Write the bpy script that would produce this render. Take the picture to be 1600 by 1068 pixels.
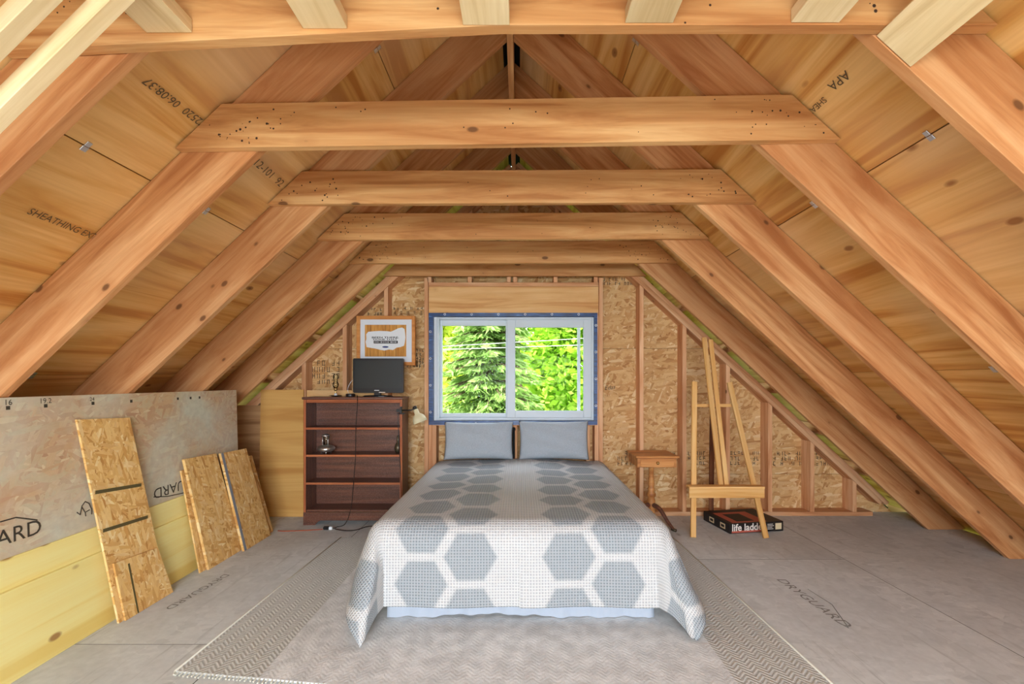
import bpy, bmesh, math, random
import numpy as np
from mathutils import Vector, Matrix
random.seed(7); np.random.seed(7)
SC = bpy.context.scene
COL = SC.collection
for _o in list(bpy.data.objects): bpy.data.objects.remove(_o)

# ------------------------------------------------------------------ camera, sky, sun, light, exposure
F, CX, CY, H = 711.0, 812.0, 595.0, 1.26       # focal length and principal point in photo pixels, eye height
cam = bpy.data.cameras.new('camera'); camo = bpy.data.objects.new('camera', cam); COL.objects.link(camo)
cam.sensor_width = 36; cam.lens = 36 * F / 1600; cam.shift_x = -(CX - 800) / 1600; cam.shift_y = (CY - 534) / 1600
cam.clip_start = 0.02; cam.clip_end = 200
camo.location = (0, 0, H); camo.rotation_euler = (math.pi / 2, 0, 0); SC.camera = camo

w = bpy.data.worlds.new('sky'); SC.world = w; w.use_nodes = True
bg = w.node_tree.nodes['Background']; bg.inputs[0].default_value = (0.80, 0.90, 1.0, 1); bg.inputs[1].default_value = 7.0

def lamp(name, kind, energy, loc, rot, color=(1, 1, 1), **kw):
    l = bpy.data.lights.new(name, kind); l.energy = energy; l.color = color
    for k, v in kw.items(): setattr(l, k, v)
    o = bpy.data.objects.new(name, l); COL.objects.link(o); o.location = loc; o.rotation_euler = rot
    return o
lamp('sun', 'SUN', 9.0, (0, 0, 12), (math.radians(40), 0, math.radians(-28)), (1, .96, .88), angle=0.01)
# added area panel by the near window, tilted down, standing in for daylight
lamp('daylight_panel', 'AREA', 360, (-.05, -2.40, 1.50), (math.radians(30), 0, 0), (.80, .905, 1.0), shape='RECTANGLE', size=2.5, size_y=1.3)
# view transform and exposure
SC.view_settings.view_transform = 'Standard'; SC.view_settings.look = 'None'
SC.view_settings.exposure = -0.04; SC.view_settings.gamma = 1.0; SC.view_settings.use_curve_mapping = False

# ------------------------------------------------------------------ helpers
def P(u, v, d): return Vector(((u - CX) * d / F, d, H + (CY - v) * d / F))
def G(u, v, z=0.0):
    d = (H - z) * F / (v - CY); return P(u, v, d)
def on_plane(u, v, p0, n):
    r = Vector(((u - CX) / F, 1, (CY - v) / F)); c = Vector((0, 0, H))
    t = (Vector(p0) - c).dot(n) / r.dot(n); return c + r * t
WM = {}
def put(o, parent=None, M=None):
    if o.name not in COL.objects: COL.objects.link(o)
    M = M or Matrix.Identity(4); WM[o.name] = M
    if parent is not None:
        o.parent = parent; o.matrix_parent_inverse = WM[parent.name].inverted()
    o.matrix_basis = M
    return o
def thing(name, loc, label=None, cat=None, group=None, kind=None):
    o = bpy.data.objects.new(name, None); o.empty_display_size = .1
    put(o, None, Matrix.Translation(Vector(loc))); tag(o, label, cat, group, kind); return o
def tag(o, label=None, cat=None, group=None, kind=None):
    if label: o['label'] = label
    if cat: o['category'] = cat
    if group: o['group'] = group
    if kind: o['kind'] = kind
    return o
def frame(origin, ex, ez):
    ex = Vector(ex).normalized(); ez = Vector(ez); ez = (ez - ex * ez.dot(ex)).normalized(); ey = ez.cross(ex)
    M = Matrix((ex, ey, ez)).transposed().to_4x4(); M.translation = Vector(origin); return M
def mesh_obj(name, verts, faces, mat, parent=None, M=None, smooth=False, bevel=0, world=True, seg=1):
    """verts in world space (world=True) or local to M"""
    M = M or (Matrix.Translation(WM[parent.name].translation) if parent is not None else Matrix.Identity(4))
    if world:
        Mi = M.inverted(); verts = [Mi @ Vector(v) for v in verts]
    me = bpy.data.meshes.new(name); me.from_pydata([tuple(v) for v in verts], [], [tuple(f) for f in faces])
    bm = bmesh.new(); bm.from_mesh(me)
    bmesh.ops.recalc_face_normals(bm, faces=bm.faces)
    if bevel: bmesh.ops.bevel(bm, geom=list(bm.edges), offset=bevel, segments=seg, affect='EDGES', clamp_overlap=True)
    if smooth:
        for f in bm.faces: f.smooth = True
    bm.to_mesh(me); bm.free()
    if mat: me.materials.append(mat)
    return put(bpy.data.objects.new(name, me), parent, M)
def prism(name, poly, ext, grain, mat, parent=None, bevel=.0015):
    """poly: coplanar 3D points, extruded by ext; local X runs along the grain"""
    poly = [Vector(p) for p in poly]; ext = Vector(ext); n = len(poly)
    c = sum(poly, Vector()) / n + ext / 2
    g = Vector(grain).normalized(); up = ext.normalized().cross(g)
    if up.length < .1: up = Vector((0, 0, 1))
    M = frame(c, g, up)
    vs = poly + [p + ext for p in poly]
    fs = [tuple(range(n)), tuple(range(2 * n - 1, n - 1, -1))] + [(i, i + n, (i + 1) % n + n, (i + 1) % n) for i in range(n)]
    return mesh_obj(name, vs, fs, mat, parent, M, bevel=bevel)
def board(name, a, b, wdt, thk, up, mat, parent=None, bevel=.0015):
    """board from a to b (centre line), wdt along up, thk across"""
    a, b = Vector(a), Vector(b); ex = (b - a).normalized(); M = frame((a + b) / 2, ex, up); L = (b - a).length / 2
    vs = [(x, y, z) for x in (-L, L) for y in (-thk / 2, thk / 2) for z in (-wdt / 2, wdt / 2)]
    fs = [(0, 1, 3, 2), (4, 6, 7, 5), (0, 4, 5, 1), (2, 3, 7, 6), (0, 2, 6, 4), (1, 5, 7, 3)]
    return mesh_obj(name, vs, fs, mat, parent, M, bevel=bevel, world=False)
def box(name, lo, hi, mat, parent=None, grain='x', bevel=.0015):
    lo, hi = Vector(lo), Vector(hi); c = (lo + hi) / 2; s = hi - lo
    if grain == 'x': return board(name, (lo.x, c.y, c.z), (hi.x, c.y, c.z), s.z, s.y, (0, 0, 1), mat, parent, bevel)
    if grain == 'y': return board(name, (c.x, lo.y, c.z), (c.x, hi.y, c.z), s.z, s.x, (0, 0, 1), mat, parent, bevel)
    return board(name, (c.x, c.y, lo.z), (c.x, c.y, hi.z), s.x, s.y, (1, 0, 0), mat, parent, bevel)
class MB:
    def __init__(s): s.v = []; s.f = []
    def add(s, vs, fs):
        n = len(s.v); s.v += [Vector(v) for v in vs]; s.f += [tuple(i + n for i in f) for f in fs]; return s
    def box(s, lo, hi):
        x0, y0, z0 = lo; x1, y1, z1 = hi
        return s.add([(x, y, z) for x in (x0, x1) for y in (y0, y1) for z in (z0, z1)],
                     [(0, 1, 3, 2), (4, 6, 7, 5), (0, 4, 5, 1), (2, 3, 7, 6), (0, 2, 6, 4), (1, 5, 7, 3)])
    def tube(s, pts, r, seg=8, cap=True):
        pts = [Vector(p) for p in pts]; n = len(pts); rs = r if isinstance(r, (list, tuple)) else [r] * n
        vs = []; up = Vector((0, 0, 1))
        for i, p in enumerate(pts):
            t = (pts[min(i + 1, n - 1)] - pts[max(i - 1, 0)]).normalized()
            a = t.cross(up)
            if a.length < .05: a = t.cross(Vector((0, 1, 0)))
            a.normalize(); b = t.cross(a)
            vs += [p + (a * math.cos(k * 2 * math.pi / seg) + b * math.sin(k * 2 * math.pi / seg)) * rs[i] for k in range(seg)]
        fs = [(i * seg + k, i * seg + (k + 1) % seg, (i + 1) * seg + (k + 1) % seg, (i + 1) * seg + k) for i in range(n - 1) for k in range(seg)]
        if cap: fs += [tuple(range(seg))[::-1], tuple((n - 1) * seg + k for k in range(seg))]
        return s.add(vs, fs)
    def lathe(s, prof, c, seg=20, M=None):
        """prof: (r, z) list; c: centre"""
        c = Vector(c); vs = []
        for r, z in prof:
            for k in range(seg):
                a = k * 2 * math.pi / seg; q = Vector((r * math.cos(a), r * math.sin(a), z)); vs.append(c + (M @ q if M else q))
        n = len(prof); fs = [(i * seg + k, i * seg + (k + 1) % seg, (i + 1) * seg + (k + 1) % seg, (i + 1) * seg + k) for i in range(n - 1) for k in range(seg)]
        if prof[0][0] > 1e-6: fs.append(tuple(range(seg))[::-1])
        if prof[-1][0] > 1e-6: fs.append(tuple((n - 1) * seg + k for k in range(seg)))
        return s.add(vs, fs)
    def build(s, name, mat, parent=None, M=None, smooth=False, bevel=0, seg=1):
        return mesh_obj(name, s.v, s.f, mat, parent, M, smooth, bevel, seg=seg)
def smooth_by_angle(o, deg=40):
    me = o.data
    for p in me.polygons: p.use_smooth = True
    bm = bmesh.new(); bm.from_mesh(me)
    for e in bm.edges:
        if len(e.link_faces) == 2 and e.calc_face_angle(0) > math.radians(deg): e.smooth = False
    bm.to_mesh(me); bm.free(); return o
def catmull(pts, n=8):
    pts = [Vector(p) for p in pts]; out = []
    for i in range(len(pts) - 1):
        p0, p1, p2, p3 = pts[max(i - 1, 0)], pts[i], pts[i + 1], pts[min(i + 2, len(pts) - 1)]
        for k in range(n):
            t = k / n
            out.append(.5 * ((2 * p1) + (p2 - p0) * t + (2 * p0 - 5 * p1 + 4 * p2 - p3) * t * t + (3 * p1 - p0 - 3 * p2 + p3) * t ** 3))
    return out + [pts[-1]]

# ------------------------------------------------------------------ materials
def srgb(r, g, b):
    f = lambda c: (c / 255 / 12.92) if c / 255 <= .04045 else ((c / 255 + .055) / 1.055) ** 2.4
    return (f(r), f(g), f(b), 1)
class NT:
    def __init__(s, name):
        s.m = bpy.data.materials.new(name); s.m.use_nodes = True; s.t = s.m.node_tree; s.b = s.t.nodes['Principled BSDF']
    def n(s, typ, **kw):
        nd = s.t.nodes.new(typ)
        for k, v in kw.items(): setattr(nd, k, v)
        return nd
    def l(s, a, b): s.t.links.new(a, b)
    def val(s, sock, v):
        if hasattr(v, 'links') or hasattr(v, 'is_linked'): s.l(v, sock)
        else: sock.default_value = v
    def math(s, op, a, b=None, c=None):
        nd = s.n('ShaderNodeMath', operation=op); s.val(nd.inputs[0], a)
        if b is not None: s.val(nd.inputs[1], b)
        if c is not None: s.val(nd.inputs[2], c)
        return nd.outputs[0]
    def mix(s, fac, a, b, mode='MIX'):
        nd = s.n('ShaderNodeMix', data_type='RGBA', blend_type=mode); s.val(nd.inputs[0], fac); s.val(nd.inputs[6], a); s.val(nd.inputs[7], b); return nd.outputs[2]
    def ramp(s, fac, stops):
        nd = s.n('ShaderNodeValToRGB'); s.l(fac, nd.inputs[0]); cr = nd.color_ramp
        while len(cr.elements) > 1: cr.elements.remove(cr.elements[-1])
        cr.elements[0].position = stops[0][0]; cr.elements[0].color = stops[0][1]
        for p, c in stops[1:]: e = cr.elements.new(p); e.color = c
        return nd.outputs[0]
    def maprange(s, v, a, b, c=0, d=1):
        nd = s.n('ShaderNodeMapRange'); s.l(v, nd.inputs[0])
        for i, q in enumerate((a, b, c, d)): nd.inputs[i + 1].default_value = q
        return nd.outputs[0]
    def coords(s, scale=(1, 1, 1), rot=(0, 0, 0), rnd=True, kind='Object'):
        tc = s.n('ShaderNodeTexCoord'); o = tc.outputs[kind]
        if rnd:
            oi = s.n('ShaderNodeObjectInfo'); vm = s.n('ShaderNodeVectorMath', operation='SCALE'); vm.inputs[0].default_value = (37.3, 51.7, 23.9); s.l(oi.outputs['Random'], vm.inputs[3])
            va = s.n('ShaderNodeVectorMath', operation='ADD'); s.l(o, va.inputs[0]); s.l(vm.outputs[0], va.inputs[1]); o = va.outputs[0]
        mp = s.n('ShaderNodeMapping'); s.l(o, mp.inputs[0]); mp.inputs['Scale'].default_value = scale; mp.inputs['Rotation'].default_value = rot
        return mp.outputs[0]
    def noise(s, vec, scale, detail=4, rough=.55, dist=0):
        nd = s.n('ShaderNodeTexNoise'); s.l(vec, nd.inputs['Vector']); nd.inputs['Scale'].default_value = scale; nd.inputs['Detail'].default_value = detail
        nd.inputs['Roughness'].default_value = rough; nd.inputs['Distortion'].default_value = dist; return nd.outputs[0]
    def voro(s, vec, scale, rnd=1.0):
        nd = s.n('ShaderNodeTexVoronoi'); s.l(vec, nd.inputs['Vector']); nd.inputs['Scale'].default_value = scale; nd.inputs['Randomness'].default_value = rnd; return nd
    def bump(s, h, strength=.3, dist=.002):
        nd = s.n('ShaderNodeBump'); nd.inputs['Strength'].default_value = strength; nd.inputs['Distance'].default_value = dist; s.l(h, nd.inputs['Height']); s.l(nd.outputs[0], s.b.inputs['Normal'])
    def done(s, col=None, rough=.6, metal=0, spec=.3):
        if col is not None: s.val(s.b.inputs['Base Color'], col)
        s.val(s.b.inputs['Roughness'], rough); s.b.inputs['Metallic'].default_value = metal; s.b.inputs['Specular IOR Level'].default_value = spec
        return s.m
def plain(name, col, rough=.6, metal=0, spec=.3):
    return NT(name).done(col, rough, metal, spec)
def wood(name, light, mid, dark, knot=(0.14, .055, .02, 1), kscale=(5, 8, 8), kcut=.45, grain=9, rough=.62, stain=None):
    t = NT(name)
    c1 = t.coords((.7, grain, grain)); n1 = t.noise(c1, 1.6, 5, .6, .8)
    c2 = t.coords((2.5, 90, 90)); n2 = t.noise(c2, 1.3, 3, .6)
    base = t.ramp(n1, [(.34, dark), (.47, mid), (.62, light)])
    base = t.mix(t.maprange(n2, .35, .75, 0, .28), base, dark)
    c3 = t.coords((.9, 1.4, 1.4)); n3 = t.noise(c3, 1.3, 2)
    base = t.mix(t.maprange(n3, .35, .7, 0, .45), base, stain or dark)
    kv = t.voro(t.coords(kscale), 1.0)
    sel = t.n('ShaderNodeSeparateColor'); t.l(kv.outputs['Color'], sel.inputs[0])
    has = t.math('GREATER_THAN', sel.outputs[0], kcut)
    k = t.math('MULTIPLY', t.maprange(kv.outputs['Distance'], .11, .075, 0, .85), has)
    halo = t.math('MULTIPLY', t.maprange(kv.outputs['Distance'], .24, .10, 0, .35), has)
    base = t.mix(halo, base, dark); base = t.mix(k, base, knot)
    oi = t.n('ShaderNodeObjectInfo'); hs = t.n('ShaderNodeHueSaturation'); t.l(t.maprange(oi.outputs['Random'], 0, 1, .88, 1.10), hs.inputs['Value']); t.l(base, hs.inputs['Color'])
    t.bump(n2, .15, .001)
    return t.done(hs.outputs[0], rough, 0, .25)
def osb(name, tones, gray=None, graymix=(0, 0), scale=1.0, rough=.7, spots=False):
    """flakes: layers of stretched cells, each flake either covers the layer below or not"""
    t = NT(name); col = None
    tc0 = t.coords((1, 1, 1)); wv = t.noise(tc0, 5, 2); 
    for i, ang in enumerate((0.15, 1.2, -0.65, 0.6, -1.15, -.1)):
        c = t.coords((1, 1, 1), (0, ang, 0))
        mp = t.n('ShaderNodeMapping'); t.l(c, mp.inputs[0]); mp.inputs['Scale'].default_value = (8 * scale, 14, 34 * scale)
        vo = t.voro(mp.outputs[0], 1.0); sp = t.n('ShaderNodeSeparateColor'); t.l(vo.outputs['Color'], sp.inputs[0])
        layer = t.ramp(sp.outputs[1], [(j / (len(tones) - 1), c_) for j, c_ in enumerate(tones)])
        fine = t.noise(mp.outputs[0], 3.5, 3)
        layer = t.mix(t.maprange(fine, .35, .7, 0, .25), layer, tones[0])
        if col is None: col = layer; hgt = sp.outputs[2]
        else:
            vis = t.math('GREATER_THAN', sp.outputs[0], .62)
            col = t.mix(vis, col, layer)
            mm = t.n('ShaderNodeMix', data_type='FLOAT'); t.l(vis, mm.inputs[0]); t.l(hgt, mm.inputs[2]); t.l(sp.outputs[2], mm.inputs[3]); hgt = mm.outputs[0]
    if gray is not None:
        g = t.noise(t.coords((1, 1, 1)), 1.5, 4, .6, .6); gf = t.maprange(g, .38, .62, graymix[0], graymix[1])
        g2 = t.noise(t.coords((30, 30, 30)), 1.0, 3)
        gc = t.mix(t.maprange(g2, .3, .7, 0, .5), gray, (gray[0] * .72, gray[1] * .72, gray[2] * .72, 1))
        col = t.mix(gf, col, gc)
    if spots:                                          # scuffs and small stains
        kv = t.voro(t.coords((2.2, 5, 5)), 1.0); sel = t.n('ShaderNodeSeparateColor'); t.l(kv.outputs['Color'], sel.inputs[0])
        ds = t.math('ADD', kv.outputs['Distance'], t.math('MULTIPLY', t.noise(t.coords((20, 20, 20)), 1, 3), .12))
        col = t.mix(t.math('MULTIPLY', t.maprange(ds, .17, .10, 0, .55), t.math('GREATER_THAN', sel.outputs[0], .4)), col, srgb(120, 116, 110))
        dl = t.noise(t.coords((1.2, 22, 22)), 1.0, 4, .7); col = t.mix(t.maprange(dl, .58, .72, 0, .45), col, srgb(138, 134, 128))
        db = t.noise(t.coords((1.5, 1.5, 1.5)), 1.0, 5, .65); col = t.mix(t.maprange(db, .45, .7, 0, .35), col, srgb(160, 158, 152))
    t.bump(hgt, .25, .0015)
    return t.done(col, rough, 0, .2)
def ply(name, light, mid, dark, pink=None):
    t = NT(name)
    c1 = t.coords((.35, 5, 5)); n1 = t.noise(c1, 1.2, 5, .55, 1.4)
    c2 = t.coords((1.5, 70, 70)); n2 = t.noise(c2, 1.2, 3)
    base = t.ramp(n1, [(.36, dark), (.47, mid), (.60, light)])
    base = t.mix(t.maprange(n2, .4, .75, 0, .22), base, dark)
    n3 = t.noise(t.coords((.8, 1.1, 1.1)), 1.1, 2)
    base = t.mix(t.maprange(n3, .45, .68, 0, .55), base, pink or light)
    kv = t.voro(t.coords((3.2, 6, 6)), 1.0); sel = t.n('ShaderNodeSeparateColor'); t.l(kv.outputs['Color'], sel.inputs[0])
    has = t.math('GREATER_THAN', sel.outputs[0], .35)
    base = t.mix(t.math('MULTIPLY', t.maprange(kv.outputs['Distance'], .13, .09, 0, .8), has), base, srgb(150, 92, 48))
    base = t.mix(t.math('MULTIPLY', t.maprange(kv.outputs['Distance'], .06, .03, 0, .7), has), base, srgb(96, 58, 34))
    t.bump(n2, .1, .001)
    return t.done(base, .6, 0, .25)

M = {}
M['tie'] = wood('spruce_tie', srgb(228, 178, 120), srgb(210, 152, 94), srgb(178, 116, 66), kscale=(3.5, 7, 7), kcut=.10)
M['rafter'] = wood('spruce_rafter', srgb(226, 174, 122), srgb(206, 146, 94), srgb(174, 110, 64), kcut=.2, kscale=(4, 7, 7))
M['stud'] = wood('spruce_stud', srgb(238, 192, 148), srgb(222, 164, 116), srgb(196, 132, 88), kcut=.6)
M['strap'] = wood('pale_strapping', srgb(240, 216, 172), srgb(228, 200, 152), srgb(206, 172, 122), kcut=.6)
M['header'] = wood('header_lumber', srgb(240, 198, 140), srgb(230, 180, 118), srgb(206, 146, 86), kcut=.3)
M['ply'] = ply('roof_plywood', srgb(236, 190, 122), srgb(220, 164, 90), srgb(192, 126, 60), srgb(234, 196, 150))
M['yply'] = ply('yellow_plywood', srgb(252, 236, 160), srgb(250, 230, 148), srgb(242, 212, 122), srgb(252, 238, 166))
M['oply'] = ply('amber_plywood', srgb(222, 172, 100), srgb(212, 158, 86), srgb(198, 140, 72), srgb(216, 164, 92))
M['gply'] = ply('dull_plywood', srgb(206, 164, 118), srgb(188, 144, 98), srgb(158, 114, 74))
GOLD = [srgb(160, 104, 52), srgb(206, 152, 86), srgb(232, 190, 120), srgb(196, 138, 74), srgb(242, 210, 150)]
M['osb'] = osb('wall_osb', [srgb(176, 124, 74), srgb(208, 162, 106), srgb(226, 188, 134), srgb(200, 148, 92), srgb(236, 208, 160)], scale=1.25)
M['osb_fresh'] = osb('fresh_osb', [srgb(198, 140, 74), srgb(232, 184, 110), srgb(244, 206, 138), srgb(220, 164, 92), srgb(250, 224, 166)], scale=1.8)
M['osb_old'] = osb('weathered_osb', [srgb(184, 118, 66), srgb(216, 166, 110), srgb(206, 178, 130), srgb(196, 128, 76), srgb(232, 206, 158)], srgb(214, 212, 192), (.30, .95), scale=1.3)
M['floor'] = osb('grey_subfloor', [srgb(184, 184, 180), srgb(220, 220, 216), srgb(204, 204, 200), srgb(232, 232, 228)], srgb(216, 217, 215), (.35, .9), scale=1.2, spots=True)
M['felt'] = plain('black_felt', (.012, .012, .012, 1), .9)
M['nail'] = plain('nail_stain', srgb(58, 36, 24), .6)
M['steel'] = plain('galvanised', (.75, .8, .85, 1), .3, .9)
M['ink'] = plain('grey_ink', srgb(96, 80, 58), .8)
M['inkfaint'] = plain('faint_ink', srgb(134, 130, 124), .8)
M['inkdark'] = plain('dark_ink', srgb(66, 58, 48), .8)
M['pencil'] = plain('dark_band', srgb(96, 84, 50), .9)
M['olive'] = plain('olive_paint', srgb(50, 53, 9), .7)
M['white'] = plain('white_vinyl', srgb(206, 215, 222), .4)
M['whitepap'] = plain('white_paper', srgb(232, 234, 236), .8)

# ------------------------------------------------------------------ house dimensions
XR, RZ, SR = -.055, 3.53, .9167                       # ridge x and height, slope of the right side
def slp(side, y): return SR if side > 0 else .952 - .016 * (y - 1.9)   # the left side is very slightly twisted
def ang(side, y): return math.atan(slp(side, y))
def roof(side, o, y): return RZ - slp(side, y) * o    # height of sheathing at distance o from ridge
def ofz(side, z, y): return (RZ - z) / slp(side, y)
TIEY = [1.263, 1.873, 2.536, 3.178, 3.818]
FRY = [y + .039 for y in TIEY]                        # front face of each pair of rafters
BACKY = [.69, .08, -.53, -1.14, -1.75]
FW = 4.25                                             # stud faces of the far gable wall
YEND, YNEAR = 4.80, -2.62

# ------------------------------------------------------------------ floor
fl = thing('floor', (0, 0, 0), kind='structure')
def floor_x(y): return XR - (RZ / slp(-1, y)) + .004       # where the left roof slope meets the floor
prism('subfloor', [(floor_x(YNEAR), YNEAR, -.020), (3.76, YNEAR, -.020), (3.76, 4.389, -.020), (floor_x(4.389), 4.389, -.020)], (0, 0, -.03), (0, 1, 0), M['felt'], fl, bevel=0)
M['gap'] = plain('seam_shade', srgb(92, 88, 82), .9)
xs = [-3.79, -2.58, -1.36, -.14, 1.08, 2.30, 3.76]
cross = {0: [.9, 3.3], 1: [-.26, 2.18], 2: [1.1, 3.5], 3: [0, 2.4], 4: [.78, 3.22], 5: [-.4, 2.05]}
panel_ix = 0
for i in range(6):
    ys = [YNEAR] + cross[i] + [4.39]
    for j in range(len(ys) - 1):
        if i == 0:
            a, b, c = ys[j] + .0027, ys[j + 1] - .0027, xs[1] - .0027
            prism('floor_panel', [(floor_x(a), a, 0), (c, a, 0), (c, b, 0), (floor_x(b), b, 0)], (0, 0, -.019), (0, 1, 0), M['floor'], fl, bevel=0); continue
        box('floor_panel', (xs[i] + .0027, ys[j] + .0027, -.019), (xs[i + 1] - .0027, ys[j + 1] - .0027, 0), M['floor'], fl, grain='y', bevel=0)

for i in range(6):                                     # dark strips in the joints, coloured as the shade of the gaps
    if i: box('seam_shade', (xs[i] - .0025, YNEAR, -.012), (xs[i] + .0025, 4.39, -.0004), M['gap'], fl, grain='y', bevel=0)
    for y in cross[i]: box('seam_shade', ((xs[i] if i else floor_x(y) + .01) + .004, y - .0025, -.012), (xs[i + 1] - .004, y + .0025, -.0004), M['gap'], fl, bevel=0)
# ------------------------------------------------------------------ ceiling: sheathing, rafters, ties, ridge
ce = thing('ceiling', (XR, 1, RZ), kind='structure')
def slope_pt(side, s, y, out=0.0):
    a = ang(side, y)
    o = s * math.cos(a) + out * math.sin(a); z = RZ - s * math.sin(a) + out * math.cos(a)
    return Vector((XR + side * o, y, z))
mid = [y + .019 for y in FRY]
ROWS = {-1: [.075, .90, 2.07, 3.26, 4.45, 5.15], 1: [.075, .86, 2.06, 3.27, 4.48, 5.25]}
JOINT = [[-2.62, -1.73, .71, mid[2], YEND], [-2.62, -.5, mid[1], 4.1, YEND], [-2.62, -1.12, mid[0], mid[4], YEND], [-2.62, .1, mid[2], YEND], [-2.62, -1.7, .7, mid[3], YEND]]
panels = {}
def slab(name, side, s0, s1, y0, y1, out0, thk, mat, ny=4):
    """sheet lying on the roof plane; follows its slight twist"""
    yy = [y0 + (y1 - y0) * k / ny for k in range(ny + 1)]; vs = []; fs = []
    for y in yy: vs += [slope_pt(side, s0, y, out0), slope_pt(side, s1, y, out0), slope_pt(side, s1, y, out0 + thk), slope_pt(side, s0, y, out0 + thk)]
    for k in range(ny): fs += [(4 * k + e, 4 * k + (e + 1) % 4, 4 * k + 4 + (e + 1) % 4, 4 * k + 4 + e) for e in range(4)]
    fs += [(0, 1, 2, 3), tuple(4 * ny + e for e in range(4))]
    c = slope_pt(side, (s0 + s1) / 2, (y0 + y1) / 2, out0); g = slope_pt(side, 1, (y0 + y1) / 2) - slope_pt(side, 0, (y0 + y1) / 2)
    return mesh_obj(name, vs, fs, mat, ce, frame(c, (0, 1, 0), g))
for side in (-1, 1):
    for r in range(5):
        js = JOINT[(r + (2 if side > 0 else 0)) % 5]
        for j in range(len(js) - 1):
            panels[(side, r, j)] = slab('sheathing_panel', side, ROWS[side][r] + .0025, ROWS[side][r + 1] - .0025, js[j] + .0015, js[j + 1] - .0015, 0, .014, M['ply'])
    slab('roof_felt', side, 0, 5.25, YNEAR, YEND, .018, .02, M['felt'], 12)
box('ridge_light_stop', (XR - .09, YNEAR - .02, RZ + .0), (XR + .09, YEND, RZ + .06), M['felt'], ce, grain='y', bevel=0)  # unseen cap added to stop sun leaking in at the ridge
def panel_at(side, s, y):
    r = max(i for i in range(5) if ROWS[side][i] <= s); js = JOINT[(r + (2 if side > 0 else 0)) % 5]
    return panels[(side, r, max(j for j in range(len(js) - 1) if js[j] <= y))]
RD = .222
def rafter(side, y, parent=ce):
    a = ang(side, y + .019); vd = RD / math.cos(a); o0 = .020; e = .0025
    top = lambda o: roof(side, o, y + .019) - e / math.cos(a)
    ob = ofz(side, .002, y + .019) - .01; ol = ofz(side, .002 + vd, y + .019)
    pts = [(o0, top(o0)), (ob, .002), (ol, .002), (o0, top(o0) - vd)]
    poly = [Vector((XR + side * o, y, z)) for o, z in pts]
    g = Vector((side * math.cos(a), 0, -math.sin(a)))
    return prism('rafter', poly, (0, .038, 0), g, M['rafter'], parent)
for y in FRY + BACKY:
    for side in (-1, 1): rafter(side, y)
box('ridge_board', (XR - .018, YNEAR, 3.19), (XR + .018, FW - .001, 3.50), M['rafter'], ce, grain='y')
def tie(zl, zr, y, thk=.037, hgt=.184, name='collar_tie'):
    bl, br = XR - ofz(-1, zl, y) + .012, XR + ofz(1, zr, y) - .012
    tl, tr = XR - ofz(-1, zl + hgt, y) + .012, XR + ofz(1, zr + hgt, y) - .012
    zm = max(zl, zr) if y < 1.3 and zl < 2.2 else (zl + zr) / 2
    o = prism(name, [(bl, y, zl), (-.05, y, zm), (br, y, zr), (tr, y, zr + hgt), (-.05, y, zm + hgt), (tl, y, zl + hgt)], (0, thk, 0), (1, 0, 0), M['tie'], ce, bevel=.002)
    mb = MB()                                       # nails driven through the lapped ends
    for side in (-1, 1):
        n = random.randint(20, 30)
        for k in range(n):
            h = random.uniform(.02, hgt - .02); zb = zl if side < 0 else zr
            oo = ofz(side, zb + h, y) - random.uniform(.05, .36); r = random.uniform(.0025, .0055)
            if random.random() < .35: r *= .6
            mb.lathe([(r, 0), (r * .6, .0012), (0, .0014)], (XR + side * oo, y, zb + h), 6, Matrix.Rotation(math.pi / 2, 3, 'X'))
    for k in range(10):
        r = random.uniform(.002, .004)
        mb.lathe([(r, 0), (r * .6, .0012), (0, .0014)], (random.uniform(-.9, .8), y, zl * .5 + zr * .5 + random.uniform(.03, hgt - .03)), 6, Matrix.Rotation(math.pi / 2, 3, 'X'))
    tag(mb.build('nail_heads', M['nail'], o), kind='stuff')
    return o
for (zl, zr), y in zip([(2.178, 2.249), (2.218, 2.256), (2.246, 2.257), (2.246, 2.255), (2.247, 2.253)], TIEY): tie(zl, zr, y)
for y in BACKY: tie(2.248, 2.25, y - .039)
# flat strapping butting against the nearest tie, and one nailed under the rafters
for x0, x1, z in ((-1.035, -.908, 2.225), (-.60, -.478, 2.236), (-.157, -.028, 2.246), (.292, .425, 2.252), (.752, .886, 2.253)):
    box('strapping_board', (x0, .69 + .042, z), (x1, TIEY[0] - .001, z + .038), M['strap'], ce, grain='y')
def under(side, o, perp):                            # point at distance o from the ridge, perp below rafter underside
    a = ang(side, 1); z = roof(side, o, 1) - RD / math.cos(a) - .003 / math.cos(a)
    return Vector((XR + side * (o - perp * math.sin(a)), 0, z - perp * math.cos(a)))
c0 = under(1, 1.12, -.022); g1 = Vector((math.cos(ang(1, 0)), 0, -math.sin(ang(1, 0))))
board('strapping_board', c0 + Vector((0, .735, 0)), c0 + Vector((0, 1.300, 0)), .132, .038, g1, M['strap'], ce)
# two slim braces in the upper left corner, parallel to the rafters
for d, e0, e1 in ((1.06, (150, 2), (-60, 210)), (.98, (28, 2), (-90, 118))):
    a, b = P(e0[0], e0[1], d), P(e1[0], e1[1], d); dr = (b - a).normalized(); pp = Vector((0, 1, 0)).cross(dr)
    board('diagonal_brace', a - dr * .10 + Vector((0, .019, 0)), b + dr * .5 + Vector((0, .019, 0)), .0385, .038, pp, M['strap'], ce)
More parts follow.
